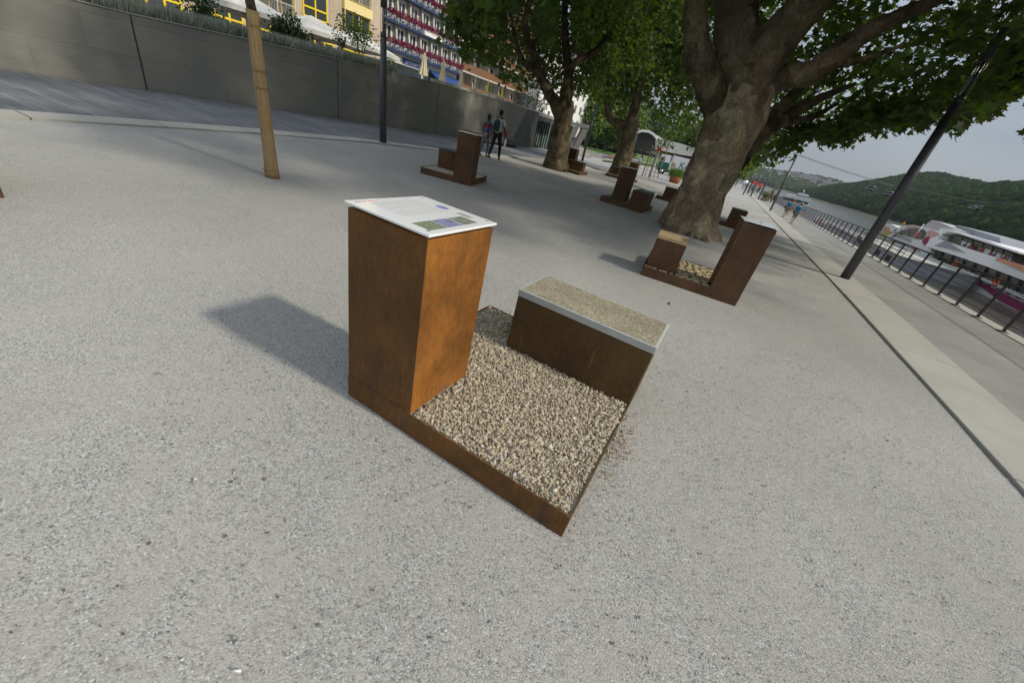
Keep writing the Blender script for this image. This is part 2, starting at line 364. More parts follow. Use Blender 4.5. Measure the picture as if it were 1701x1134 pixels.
def copy_tree(o, parent=None):
    c = o.copy(); col.objects.link(c); c.parent = parent
    if o.name in ORG: ORG[c.name] = ORG[o.name]
    for ch in list(o.children): copy_tree(ch, c)
    return c
def base_mesh(o, me_name):  # frozen evaluated mesh
    dg = bpy.context.evaluated_depsgraph_get(); me = bpy.data.meshes.new_from_object(o.evaluated_get(dg)); me.name = me_name; return me
def textobj(name, txt, P, right, up, size, m, parent, thick=.004, xs=1.):
    "flat lettering: P lower-left corner, right/up unit vectors"
    cu = bpy.data.curves.new(name, 'FONT'); cu.body = txt; cu.size = size; cu.extrude = thick
    t = bpy.data.objects.new(name, cu); col.objects.link(t); bpy.context.view_layer.update()
    me = base_mesh(t, name); bpy.data.objects.remove(t)
    r = Vector(right).normalized(); u = Vector(up).normalized(); w = r.cross(u)
    mt = Matrix((r*xs, u, w)).transposed().to_4x4(); mt.translation = Vector(np.array(P)-org(parent))
    me.transform(mt); me.materials.clear(); me.materials.append(m)
    o = bpy.data.objects.new(name, me); col.objects.link(o); o.parent = parent; return o
def np_mesh(name, V, F, m, parent=None, smooth=False, **k):
    me = bpy.data.meshes.new(name); V = np.asarray(V, np.float32)-org(parent).astype(np.float32); F = np.asarray(F, np.int32)
    me.vertices.add(len(V)); me.vertices.foreach_set('co', V.ravel())
    me.loops.add(F.size); me.loops.foreach_set('vertex_index', F.ravel())
    me.polygons.add(len(F)); me.polygons.foreach_set('loop_start', np.arange(0, F.size, F.shape[1], dtype=np.int32))
    me.polygons.foreach_set('loop_total', np.full(len(F), F.shape[1], np.int32))
    if smooth: me.polygons.foreach_set('use_smooth', np.ones(len(F), bool))
    me.materials.append(m); me.update(calc_edges=True)
    o = bpy.data.objects.new(name, me); col.objects.link(o)
    if parent is not None: o.parent = parent; ORG[o.name] = org(parent)
    if k: setp(o, k.get('label'), k.get('category'), k.get('group'), k.get('kind'))
    return o
def inpoly(p, poly):
    x, y = p[:, 0], p[:, 1]; c = np.zeros(len(p), bool); poly = np.array(poly, float); j = len(poly)-1
    for i in range(len(poly)):
        xi, yi = poly[i]; xj, yj = poly[j]
        c ^= ((yi > y) != (yj > y)) & (x < (xj-xi)*(y-yi)/(yj-yi+1e-12)+xi); j = i
    return c
# leaf outlines (unit size, in x-y, stalk at origin)
def _lobed():
    pts = [(0, 0), (.22, -.04), (.52, .02), (.36, .2), (.56, .5), (.25, .46), (0, .98), (-.25, .46), (-.56, .5), (-.36, .2), (-.52, .02), (-.22, -.04)]
    V = [(0, .22, -.06)]+[(x, y, .06*abs(x)-.1*max(0, y-.5)) for x, y in pts]; F = [(0, i+1, (i+1) % 12+1) for i in range(12)]
    return np.array(V), np.array(F)
LOBED = _lobed()
QUAD = (np.array([(0, 0, 0), (.42, .42, .05), (0, 1, -.08), (-.42, .42, .05)]), np.array([(0, 1, 3), (1, 2, 3)]))
BLADE = (np.array([(-.022, 0, 0), (.022, 0, 0), (.02, .6, .05), (-.02, 1, .15)]), np.array([(0, 1, 2), (0, 2, 3)]))
def leaves(name, C, size, m, parent=None, shape=QUAD, droop=.5, upright=False, **k):
    n = len(C); V0, F0 = shape; sz = rng.uniform(size[0], size[1], n)
    a = rng.uniform(0, 2*math.pi, n)
    if upright:
        el = rng.uniform(R_(55), R_(88), n)
    else: el = rng.normal(-droop*.6, .55, n)
    Y = np.stack([np.cos(a)*np.cos(el), np.sin(a)*np.cos(el), np.sin(el)], -1)
    r0 = rng.normal(size=(n, 3)); r0[:, 2] += 1.6; r0 -= Y*(r0*Y).sum(-1, keepdims=True); Z = r0/np.linalg.norm(r0, axis=-1, keepdims=True)
    X = np.cross(Y, Z)
    V = C[:, None]+sz[:, None, None]*(V0[None, :, 0:1]*X[:, None]+V0[None, :, 1:2]*Y[:, None]+V0[None, :, 2:3]*Z[:, None])
    F = (F0[None]+np.arange(n)[:, None, None]*len(V0)).reshape(-1, 3)
    return np_mesh(name, V.reshape(-1, 3), F, m, parent, **k)
def clumps(blobs, per, rad, leavesper):
    "points of leaves in clumps that fill ellipsoids; blobs = (cx,cy,cz,rx,ry,rz)"
    out = []
    for b in blobs:
        vol = b[3]*b[4]*b[5]; n = max(3, int(per*vol))
        d = rng.normal(size=(n, 3)); d /= np.linalg.norm(d, axis=-1, keepdims=True); r = rng.uniform(.25, 1, n)**.45
        c = np.array(b[:3])+d*r[:, None]*np.array(b[3:6])
        out.append((c[:, None]+rng.normal(size=(n, leavesper, 3))*rad*np.array([1, 1, .55])).reshape(-1, 3))
    return np.concatenate(out)

CROWN_MASK = [(742, -60), (740, 15), (733, 38), (727, 62), (747, 72), (770, 88), (764, 112), (780, 122), (787, 100), (800, 90), (806, 118), (822, 120), (820, 138),
  (846, 148), (838, 165), (858, 158), (876, 143), (890, 158), (903, 172), (948, 160), (975, 158), (994, 168), (1006, 185), (1080, 180), (1090, 222), (1111, 236), (1140, 238), (1160, 225), (1190, 330), (1216, 318),
  (1240, 296), (1262, 284), (1300, 262), (1318, 268), (1325, 247), (1355, 240), (1362, 250), (1380, 236), (1392, 236), (1402, 250), (1414, 252), (1418, 232), (1440, 222), (1480, 218), (1510, 208), (1530, 212), (1545, 200), (1575, 205),
  (1590, 222), (1603, 218), (1612, 190), (1640, 195), (1655, 180), (1690, 150), (1702, 128), (1760, 100), (1760, -60)]
def mask_keep(P, jitter=7, mask=CROWN_MASK):
    q, dep = proj(P); q = q+rng.normal(size=q.shape)*jitter
    inframe = (dep > .1) & (q[:, 0] > -12) & (q[:, 0] < 1713) & (q[:, 1] > -12) & (q[:, 1] < 1146)
    return (~inframe) | inpoly(q, mask)
def clear_of(P, limbs, frac=.97):
    "drop leaves that would hang in front of bare limbs; limbs = list of (pts, radii)"
    q, dep = proj(P); keep = np.ones(len(P), bool)
    for pts, rad in limbs:
        pq, pd = proj(np.array(pts)); 
        for i in range(len(pts)-1):
            if pd[i] < .5 or pd[i+1] < .5: continue
            a, b = pq[i], pq[i+1]; ab = b-a; t = np.clip(((q-a)@ab)/(ab@ab+1e-9), 0, 1)
            dd = np.linalg.norm(q-(a+t[:, None]*ab), axis=-1); rr = rad[i]*FPX/pd[i]; dp = pd[i]+(pd[i+1]-pd[i])*t
            keep &= ~((dd < rr*1.02+2+np.where(dep > .5, .10*FPX/np.maximum(dep, .5), 0)) & (dep < dp+.1) & (rng.random(len(P)) < frac))
    return keep
ICO = None
def ico_np(sub=1):
    bm = bmesh.new(); bmesh.ops.create_icosphere(bm, subdivisions=sub, radius=1); V = np.array([v.co for v in bm.verts]); F = np.array([[v.index for v in f.verts] for f in bm.faces]); bm.free(); return V, F
def blobs_mesh(name, C, S, m, parent=None, sub=1, rough=.25, smooth=False, squash=(1, 1, 1), **k):
    V0, F0 = ico_np(sub); n = len(C); nv = len(V0)
    V = V0[None]*(1+rng.normal(size=(n, nv, 1))*rough)*np.asarray(S).reshape(n, -1)[:, None, :]*np.array(squash)
    # random rotation about z
    a = rng.uniform(0, 6.28, n); ca, sa = np.cos(a)[:, None], np.sin(a)[:, None]
    x = V[..., 0]*ca-V[..., 1]*sa; y = V[..., 0]*sa+V[..., 1]*ca; V = np.stack([x, y, V[..., 2]], -1)+C[:, None]
    F = (F0[None]+np.arange(n)[:, None, None]*nv).reshape(-1, 3)
    return np_mesh(name, V.reshape(-1, 3), F, m, parent, smooth, **k)
def interp(pts, k=5, jitter=0.):
    "Catmull-Rom through points (x,y,z,r)"
    P = [np.array(p, float) for p in pts]; P = [2*P[0]-P[1]]+P+[2*P[-1]-P[-2]]; out = []
    for i in range(1, len(P)-2):
        for j in range(k):
            t = j/k; a, b, c, d = P[i-1:i+3]
            out.append(.5*((2*b)+(-a+c)*t+(2*a-5*b+4*c-d)*t*t+(-a+3*b-3*c+d)*t**3))
    out.append(P[-2]); return np.array(out)
def limb_px(pts, k=5):
    "limb from photo positions (x, y, width px, world y)"
    o = []
    for x, y, w, Y in pts:
        P = ony(x, y, Y); o.append((*P, pxr(w, P)))
    return interp(o, k)
# ================================================================ the setting
# gravel sheet: rows along the promenade, left edge follows the curved kerb
LB = [(-20, -7.2), (-6, -8.8), (2.06, -9.85), (5.9, -10.42), (10.4, -10.6), (13.9, -10.2), (18, -10.4), (24, -10.75), (30, -9.3), (35.7, -7.8), (39.6, -5.6), (41, -4.1), (60, -2.6), (80, -.8), (91, 0)]
def lb(s): return float(np.interp(s, [a for a, b in LB], [b for a, b in LB]))
def sheet(name, rows, m, cols=24, dz=0., relief=0.):
    mb = MB(); k = cols+1
    vs = []
    for s, a, b in rows:
        for i in range(k):
            nn = a+(b-a)*i/cols; z = tz(s)+dz
            if relief: z += relief*(mnoise.noise(Vector((nn*.8, s*.8, 3)))+.5*mnoise.noise(Vector((nn*2.7, s*2.7, 9))))
            vs.append(W(nn, s, z))
    fs = [(r*k+i, r*k+i+1, (r+1)*k+i+1, (r+1)*k+i) for r in range(len(rows)-1) for i in range(cols)]
    mb.add(vs, fs, True); o = mb.build(name, m); o['kind'] = 'structure'; return o
NE = 2.88
rows = []
for s in np.concatenate([np.arange(-20, 30, .35), np.arange(30, 91, 2.)]): rows.append((s, lb(s), min(NE, 2.88 if s < 62 else 2.88-(s-62)*.09)))
sheet('gravel_ground', rows, M['gravel'], 60, -.008, .007)
sheet('plaza_paving', [(s, -17.2, -6.5 if s < 0 else 5.9) for s in np.arange(-20, 33, 2.)], M['plaza'], 8, -.022)
sheet('plaza_paving', [(s, -40, 5.9) for s in list(np.arange(32, 140, 4.))+[200, 320]], M['plaza2'], 8, -.022)
# plain ground beyond the town side so that the sheet reaches the horizon
g = MB(); g.add([W(-1500, -900, -.6), W(-16.9, -900, -.6), W(-16.9, 3000, -3.2), W(-1500, 3000, -3.2)], [(0, 1, 2, 3)]); g.build('ground', M['lawn'])['kind'] = 'structure'
# curved kerb on the town side, one stone after the other
kr = MB(); kr.add([W(-9, -20, -.3)]*0, []); kerb_l = None
S = np.arange(-9, 40, 1.9)
first = None
for i in range(len(S)-1):
    a, b = S[i]+.012, S[i+1]-.012; mb = MB()
    w = .62 if a < 20 else .5
    mb.prism([W(lb(a), a, tz(a)-.1), W(lb(b), b, tz(b)-.1), W(lb(b)-w, b, tz(b)-.1), W(lb(a)-w, a, tz(a)-.1)], (0, 0, .125))
    if first is None: first = mb.build('curved_kerb', M['kerb_grey']); first['kind'] = 'structure'; root_k = first
    else: mb.build('kerb_stone', M['kerb_grey'], first)
# promenade
sheet('promenade', [(s, 3.70, 6.02) for s in list(np.arange(-20, 60, 2.))+[80, 120, 160]], M['asphalt'], 4, .012)
kp = MB(); kp.nsbox(2.885, 3.70, -20, -17.03, -.12, .03); kb = kp.build('kerb_strip', M['kerb']); kb['kind'] = 'structure'
for i in range(34):
    a = -17+3.0*i; b = a+2.985
    mb = MB(); mb.prism([W(2.885, a, tz(a)-.12), W(3.70, a, tz(a)-.12), W(3.70, b, tz(b)-.12), W(2.885, b, tz(b)-.12)], (0, 0, .138+.002*(i % 3))); bevel(mb.build('kerb_slab', M['kerb'], kb), .006)
qs = MB(); qs.nsbox(6.02, 6.42, -20, -17.03, -4.5, .02); qw = qs.build('quay_wall', M['kerb_grey']); qw['kind'] = 'structure'
for i in range(60):
    a = -17+2.5*i; b = a+2.485
    mb = MB(); mb.prism([W(6.02, a, tz(a)-.35), W(6.42, a, tz(a)-.35), W(6.42, b, tz(b)-.35), W(6.02, b, tz(b)-.35)], (0, 0, .38)); bevel(mb.build('coping_slab', M['kerb'], qw), .006)
mb = MB(); mb.prism([W(6.04, -17, -6), W(6.36, -17, -6), W(6.36, 160, -6), W(6.04, 160, -6)], (0, 0, 4.4)); mb.build('wall_face', M['wall'], qw)
# river and far banks
mb = MB(); vs = [W(6.3, -900, WATER), W(95, -900, WATER), W(95, 700, WATER), W(6.3, 700, WATER), W(240, 1400, WATER), W(6.3, 1400, WATER), W(-600, 1500, WATER), W(900, 2400, WATER), W(-900, 2600, WATER), W(6.3, 800, WATER)]
mb.add([W(6.3, -900, WATER), W(420, -900, WATER), W(420, 2400, WATER), W(-700, 2400, WATER), W(-700, 420, WATER), W(6.3, 420, WATER)], [(0, 1, 2, 3, 4, 5)]); mb.build('river', M['water'])['kind'] = 'structure'
def terrain(name, nf, sf, zf, m, nn, nsn):
    V = []; 
    for s in sf:
        for n_ in nf: V.append(W(n_, s, zf(n_, s)))
    k = len(nf); F = [(r*k+i, r*k+i+1, (r+1)*k+i+1, (r+1)*k+i) for r in range(len(sf)-1) for i in range(k-1)]
    mb = MB(); mb.add(V, F, True); o = mb.build(name, m); o['kind'] = 'structure'; return o
RS = [-900, 0, 300, 420, 500, 556, 620, 680, 730, 780, 830, 876, 950, 1020, 1100, 1180, 1300]
RZ = [52, 50, 52, 54, 50, 48, 47, 54, 57, 57, 52, 50, 37, 21, 5, -3, -5]
def hz(n_, s):
    h = np.interp(s, RS, RZ); t = (n_-112)/118.
    u = np.clip(t, 0, 1); prof = u**.75*(1-.12*u) + .12*u*u
    z = -3.0+(h+3)*prof*(1 if t <= 1 else 1)+5*mnoise.noise(Vector((n_*.02, s*.012, 1)))*min(1, max(0, t))
    if n_ < 112: z = -4.2+(n_-93)*.11
    if t > 1: z -= (n_-230)*.12
    return z
nearhill = terrain('wooded_hill', [90, 95, 100, 106, 112, 125, 140, 160, 180, 200, 215, 230, 245, 280, 330], list(np.arange(-900, 200, 100))+list(np.arange(200, 1310, 30)), hz, M['hill'], 0, 0)
mb = MB(); mb.add([W(93.5, s, -3.5+0) for s in (-900, 1150)]+[W(112, s, -1.6) for s in (1150, -900)], [(0, 1, 2, 3)]); mb.build('river_bank', M['bank'])['kind'] = 'structure'
C = []
while len(C) < 16000:
    s = rng.uniform(180, 1150); n_ = 110+130*rng.uniform(0, 1)**.8
    if rng.random() < .0: continue
    C.append(W(n_, s, hz(n_, s)+2.2+rng.uniform(-1, 2)))
C = np.array(C)
Sz = rng.uniform(1.8, 3.6, (len(C), 1))
blobs_mesh('hillside_wood', C, Sz, M['hilltree'], None, 1, .12, True, (1, 1, .95), kind='stuff', label='dark green wood covering the hillside across the river')
# far hill: polar strip 1500 m away
def polar(az, d, z): a = R_(az); return np.array([math.sin(a)*d, math.cos(a)*d, z])
FA = [8, 16, 20, 22, 24, 25.5, 27, 28, 29.5, 31, 32, 33.2, 34.5, 36, 38, 42, 50]; FE = [.7, .8, .9, .95, 1.05, 1.2, 1.42, 1.5, 1.62, 1.68, 1.66, 1.45, 1.3, 1.2, 1.1, .9, .6]
def fz(az, t):
    top = 1500*math.tan(R_(np.interp(az, FA, FE)))+1.6; return WATER-.5+(top-WATER)*(t**.8)*(1+.05*mnoise.noise(Vector((az*.9, t*3, 0))))
V = []; azs = np.arange(8, 50, .5); ts = np.linspace(0, 1, 9)
for a in azs:
    for t in ts: V.append(polar(a, 1180+320*t, fz(a, t)))
k = len(ts); mb = MB(); mb.add(V, [(r*k+i, (r+1)*k+i, (r+1)*k+i+1, r*k+i+1) for r in range(len(azs)-1) for i in range(k-1)], True); mb.build('far_hill', M['hill'])['kind'] = 'structure'
C = []
for _ in range(6500):
    a = rng.uniform(20, 38.5); t = rng.uniform(0, 1.0)**.8
    C.append(polar(a, 1180+320*t, fz(a, t)+3+rng.uniform(-2, 3)))
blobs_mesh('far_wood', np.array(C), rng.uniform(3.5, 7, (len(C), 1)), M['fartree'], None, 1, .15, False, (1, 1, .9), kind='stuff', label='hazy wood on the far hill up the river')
proto = None
for i in range(64):
    if i < 40: a = rng.normal(28.8, 1.7); t = rng.uniform(.55, .8)
    elif i < 52: a = rng.uniform(30.5, 33); t = rng.uniform(.18, .4)
    else: a = rng.uniform(25.3, 33); t = rng.uniform(.3, .95)
    d = 1180+320*t; P = polar(a, d, fz(a, t)+4.5)
    w, dp, h = rng.uniform(8, 15), 9, rng.uniform(4, 7); u = np.array([math.cos(R_(a)), -math.sin(R_(a)), 0]); v = np.array([math.sin(R_(a)), math.cos(R_(a)), 0])
    mb = MB(); mb.box(P-u*w/2-v*dp/2, u*w, v*dp, (0, 0, h)); mb.cur = 1
    mb.prism([P-u*(w/2+.4)-v*(dp/2+.5)+np.array([0, 0, h]), P-u*(w/2+.4)+v*(dp/2+.5)+np.array([0, 0, h]), P-u*(w/2+.4)+np.array([0, 0, h+3.2])], u*(w+.8))
    o = mb.build('house', [M['white'] if i % 3 else M['offwhite'], pmat('slate_roof', (.12, .11, .12))]); setp(o, 'tiny pale house among the trees on the far hillside', 'house', 'houses on the far hillside')
# haze over the river valley
mb = MB(); mb.box(W(-2200, -1500, -6), N3*4400, E3*5200, (0, 0, 120)); hz_o = mb.build('haze', bpy.data.materials.new('haze')); hz_o['kind'] = 'stuff'
hm = hz_o.data.materials[0]; hm.use_nodes = True; hm.node_tree.nodes.clear()
pv = hm.node_tree.nodes.new('ShaderNodeVolumePrincipled'); pv.inputs['Density'].default_value = .00012; pv.inputs['Color'].default_value = (.80, .86, .93, 1); pv.inputs['Anisotropy'].default_value = .2
ho = hm.node_tree.nodes.new('ShaderNodeOutputMaterial'); hm.node_tree.links.new(pv.outputs[0], ho.inputs['Volume'])

# ================================================================ display stands of rusted steel
def stand(name, label, P, ang, L, Wd, pillar, bench, fill, slab, panel, rust=('rust', 'rust'), h=.143, H=1.103, BH=.55, group='rusted steel display stands on the gravel', stones=None):
    """P front-left corner, ang direction of the front edge; pillar/bench = (a0, b0, a1, b1)"""
    a = R_(ang); u = np.array([math.cos(a), math.sin(a), 0]); v = np.array([-math.sin(a), math.cos(a), 0]); P = np.array(P, float); Z = np.array([0, 0, 1.])
    r = root(name, P, label, 'display stand', group)
    def Q(x, y, z): return P+u*x+v*y+Z*z
    t = .007
    def plate(nm, x0, y0, x1, y1, z0, z1, m):
        mb = MB(); mb.box(Q(x0, y0, z0), u*(x1-x0), v*(y1-y0), Z*(z1-z0)); return bevel(mb.build(nm, m, r), .0025)
    rm, rm2 = M[rust[0]], M[rust[1]]
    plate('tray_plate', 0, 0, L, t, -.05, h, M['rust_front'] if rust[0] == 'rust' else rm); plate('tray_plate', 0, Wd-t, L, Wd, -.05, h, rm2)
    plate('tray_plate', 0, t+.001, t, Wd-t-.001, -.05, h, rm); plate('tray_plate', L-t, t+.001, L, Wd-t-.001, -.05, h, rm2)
    x0, y0, x1, y1 = pillar
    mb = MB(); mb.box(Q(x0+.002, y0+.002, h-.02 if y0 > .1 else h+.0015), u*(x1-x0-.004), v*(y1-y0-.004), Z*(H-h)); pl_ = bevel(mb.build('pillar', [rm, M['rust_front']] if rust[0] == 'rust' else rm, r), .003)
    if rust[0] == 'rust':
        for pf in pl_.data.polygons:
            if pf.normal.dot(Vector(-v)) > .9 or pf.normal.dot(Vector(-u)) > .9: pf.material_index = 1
    x0b, y0b, x1b, y1b = bench
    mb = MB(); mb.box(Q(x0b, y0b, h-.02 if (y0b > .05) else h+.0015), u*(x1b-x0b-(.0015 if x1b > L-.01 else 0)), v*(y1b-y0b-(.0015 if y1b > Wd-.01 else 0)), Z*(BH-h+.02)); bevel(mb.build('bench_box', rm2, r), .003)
    if slab:
        mb = MB(); o_ = .004; mb.box(Q(x0b-o_, y0b-o_, BH+.004), u*(x1b-x0b+2*o_), v*(y1b-y0b+2*o_), Z*slab[1])
        sb = bevel(mb.build('seat_slab', M[slab[0]], r), .003)
        if slab[0] == 'conc_edge':
            mb = MB(); mb.box(Q(x0b+.012, y0b+.012, BH+.004+slab[1]), u*(x1b-x0b-.024), v*(y1b-y0b-.024), Z*.003); mb.build('seat_surface', M['terrazzo'], r)
        if slab[0] == 'timber':
            bpy.data.objects.remove(sb)
            nb = 4
            for i in range(nb):
                yy = y0b+(y1b-y0b)*i/nb; mb = MB(); mb.box(Q(x0b, yy+.003, BH+.004), u*(x1b-x0b), v*((y1b-y0b)/nb-.006), Z*(slab[1]+rng.uniform(-.002, .002))); bevel(mb.build('seat_board', M['timber'], r), .003)
    # filling of the tray
    if fill == 'stones':
        mb = MB(); mb.box(Q(t, t, .0), u*(L-2*t), v*(Wd-2*t), Z*(h-.024)); mb.build('stone_bed', M['sandfill'], r)
        N = stones; X = rng.uniform(.02, L-.02, N); Y = rng.uniform(.02, Wd-.02, N)
        ins = lambda b: (X > b[0]-.004) & (X < b[2]+.004) & (Y > b[1]-.004) & (Y < b[3]+.004)
        k = ~(ins(pillar) | ins(bench)); X, Y = X[k], Y[k]; N = len(X)
        edge = np.minimum(np.minimum(X, L-X), np.minimum(Y, Wd-Y))
        lev = np.array([.006*mnoise.noise(Vector((x*3, y*3, 0))) for x, y in zip(X, Y)])
        # heap spills over the right front edge a little
        Zs = h-.017+lev+rng.uniform(-.014, .012, N)+.012*np.exp(-((X-L)**2/.02+(Y-.75)**2/.12))
        Cc = P[None]+X[:, None]*u+Y[:, None]*v+Zs[:, None]*Z
        size = np.exp(rng.normal(math.log(.0076), .32, N)); sh = size[:, None]*rng.uniform([.65, .5, .35], [1.7, 1.25, .75], (N, 3))
        V0, F0 = ico_np(1); nv = len(V0)
        V = V0[None]*(1+rng.normal(size=(N, nv, 1))*.16)*sh[:, None, :]
        ax = rng.normal(size=(N, 4)); ax /= np.linalg.norm(ax, axis=1, keepdims=True); w_, x_, y_, z_ = ax.T
        Rm = np.stack([1-2*(y_*y_+z_*z_), 2*(x_*y_-z_*w_), 2*(x_*z_+y_*w_), 2*(x_*y_+z_*w_), 1-2*(x_*x_+z_*z_), 2*(y_*z_-x_*w_), 2*(x_*z_-y_*w_), 2*(y_*z_+x_*w_), 1-2*(x_*x_+y_*y_)], -1).reshape(-1, 3, 3)
        V = np.einsum('nij,nvj->nvi', Rm, V)+Cc[:, None]
        sm_ = bpy.data.materials.get('river_stones')
        if sm_ is None:
            sm_ = mat('river_stones', (.4, .36, .27), .75); tt = NT(sm_); gi = tt.n('ShaderNodeNewGeometry').outputs['Random Per Island']
            tt.col(tt.ramp(gi, [(0, (.26, .205, .14)), (.15, (.34, .285, .20)), (.4, (.42, .355, .25)), (.65, (.48, .41, .285)), (.85, (.56, .49, .37)), (.96, (.38, .37, .33)), (1, (.66, .64, .56))]))
        np_mesh('stones', V.reshape(-1, 3), (F0[None]+np.arange(N)[:, None, None]*nv).reshape(-1, 3), sm_, r, False, kind='stuff')
    elif fill == 'logs':
        mb = MB(); mb.box(Q(t, t, .0), u*(L-2*t), v*(Wd-2*t), Z*(h-.05)); mb.build('soil_bed', M['soil'], r)
        pts = []
        for it_ in range(16000):
            rr = rng.uniform(.04, .06) if it_ < 2500 else rng.uniform(.018, .04); x, y = rng.uniform(t+rr, L-t-rr), rng.uniform(t+rr, Wd-t-rr)
            if any(b[0]-rr < x < b[2]+rr and b[1]-rr < y < b[3]+rr for b in (pillar, bench)): continue
            if all((x-a_)**2+(y-b_)**2 > (rr+c_+.002)**2 for a_, b_, c_ in pts): pts.append((x, y, rr))
        for x, y, rr in pts:
            mb = MB(); k = 10; ph = rng.uniform(0, 6); vs = []
            top = h-.001+rng.uniform(-.006, .005)
            rad = [rr*(1+rng.uniform(-.09, .09)) for _ in range(k)]
            for z in (h-.06, top): vs += [Q(x+rad[i]*math.cos(6.283*i/k+ph), y+rad[i]*math.sin(6.283*i/k+ph), z) for i in range(k)]
            mb.cur = 1; mb.add(vs[:], [(i, (i+1) % k, (i+1) % k+k, i+k) for i in range(k)]); mb.cur = 0; mb.add(vs[k:], [tuple(range(k))])
            mb.build('log_disc', [M['wood_end'], M['bark']], r)
    else:
        mb = MB(); mb.box(Q(t, t, 0), u*(L-2*t), v*(Wd-2*t), Z*(h-.012)); mb.build('tray_filling', M[fill], r)
    if panel:
        x0, y0, x1, y1 = pillar; ov = .008; zt = H+.017
        mb = MB(); mb.box(Q(x0-ov, y0-ov, zt), u*(x1-x0+2*ov), v*(y1-y0+2*ov), Z*.012); pn = bevel(mb.build('info_panel', M['white_panel'], r), .002)
        for cx, cy in ((x0+.03, y0+.03), (x1-.03, y0+.03), (x0+.03, y1-.03), (x1-.03, y1-.03)):
            mb = MB(); mb.tube([Q(cx, cy, H-.001), Q(cx, cy, zt+.001)], .009, 8, cap=False); mb.build('spacer', M['steel'], r)
            mb = MB(); mb.tube([Q(cx, cy, zt+.0115), Q(cx, cy, zt+.0145)], .008, 8); mb.build('screw', M['steel'], pn)
        return r, Q, pn, zt+.012, u, v
    return r, Q, None, 0, u, v
# the near one
P1 = np.array([-.885, 1.712, 0])
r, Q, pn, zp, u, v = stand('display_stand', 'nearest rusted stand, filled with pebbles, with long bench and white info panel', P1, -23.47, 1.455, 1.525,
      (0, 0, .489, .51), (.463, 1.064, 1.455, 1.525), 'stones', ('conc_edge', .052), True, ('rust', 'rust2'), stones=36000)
# print on the panel: text rows run along the left edge direction, read from the river side
ink = pmat('grey_ink', (.32, .33, .35)); ink2 = pmat('pale_ink', (.40, .41, .42))
def strip(mb, x0, y0, x1, y1, dz=.0009): mb.box(Q(x0, y0, zp), u*(x1-x0), v*(y1-y0), (0, 0, dz))
mb = MB()
for blk, (xa, xb, ya, yb) in enumerate([(.05, .17, .09, .40), (.19, .27, .09, .40)]):
    x = xa
    while x < xb:
        y = ya
        while y < yb-.02:
            w = rng.uniform(.006, .022); strip(mb, x, y, x+.0032, min(y+w, yb)); y += w+.0035
        x += .0085
mb.build('printed_text', ink2, pn)
mb = MB(); strip(mb, .022, .04, .028, .09); strip(mb, .022, .10, .03, .15); mb.build('printed_heading', pmat('red_ink', (.6, .2, .2)), pn)
def photo_mat(name, cols, sc_):
    m = mat(name, cols[0], .4); t = NT(m); t.col(t.ramp(t.noise(t.vec(), sc_, 6, .7), [(.3+.4*i/(len(cols)-1), c) for i, c in enumerate(cols)])); return m
# three small pictures near the front right edge
for (xa, xb, ya, yb, m) in ((.35, .455, .045, .165, photo_mat('photo_green', [(.04, .05, .03), (.2, .24, .14), (.5, .52, .42)], 90)),
                            (.35, .455, .172, .283, photo_mat('photo_blue', [(.10, .10, .17), (.26, .28, .44), (.12, .09, .12)], 16)),
                            (.35, .455, .292, .40, photo_mat('photo_grey', [(.07, .09, .06), (.22, .24, .19), (.3, .31, .26)], 22))):
    mb = MB(); strip(mb, xa, ya, xb, yb); mb.build('printed_photo', m, pn)
mb = MB(); mb.prism([Q(.20+.035*math.cos(t_)*1.1, .435+.028*math.sin(t_), zp) for t_ in np.linspace(0, 6.28, 12, endpoint=False)], (0, 0, .0009)); mb.build('printed_map', pmat('map_blue', (.22, .22, .45)), pn)
mb = MB(); strip(mb, .30, .42, .39, .46); mb.build('printed_photo', photo_mat('photo_pale', [(.3, .31, .28), (.45, .46, .42)], 30), pn)
# spilled pebbles beside the tray
def spilled(n, f):
    C = np.array([f() for _ in range(n)]); return C
C = spilled(240, lambda: (lambda x, y: P1+u*x+v*y+np.array([0, 0, .006]))(1.462+abs(rng.normal(0, .06)), float(rng.normal(.80, .17))))
blobs_mesh('spilled_pebbles', C, rng.uniform(.003, .0075, (len(C), 1))*rng.uniform(.7, 1.2, (len(C), 3)), bpy.data.materials['river_stones'], None, 1, .15, kind='stuff', label='pebbles spilled on the gravel beside the nearest stand')
# the others
def gxy(x, y): P = gs(x, y); return P
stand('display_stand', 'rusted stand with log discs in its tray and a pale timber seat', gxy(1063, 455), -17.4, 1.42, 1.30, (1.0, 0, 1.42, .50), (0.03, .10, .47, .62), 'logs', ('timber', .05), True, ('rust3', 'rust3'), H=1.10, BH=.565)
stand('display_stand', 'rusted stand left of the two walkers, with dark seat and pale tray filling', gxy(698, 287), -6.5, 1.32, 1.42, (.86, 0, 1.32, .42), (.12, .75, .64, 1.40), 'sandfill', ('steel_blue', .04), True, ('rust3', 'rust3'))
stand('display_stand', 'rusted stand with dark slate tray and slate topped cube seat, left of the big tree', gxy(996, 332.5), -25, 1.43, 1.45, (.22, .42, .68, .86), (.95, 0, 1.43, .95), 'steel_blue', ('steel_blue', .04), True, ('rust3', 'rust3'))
stand('display_stand', 'rusted stand half hidden by the right side of the big trunk, green topped cube seat', gxy(1215, 379)-0*N3+(-1.15)*np.array([math.cos(R_(-19)), math.sin(R_(-19)), 0]), -19, 1.5, 1.4, (-.0, .9, .42, 1.38), (.92, .02, 1.42, .6), 'steel_blue', ('steel_blue', .05), True, ('rust3', 'rust3'), BH=.60)
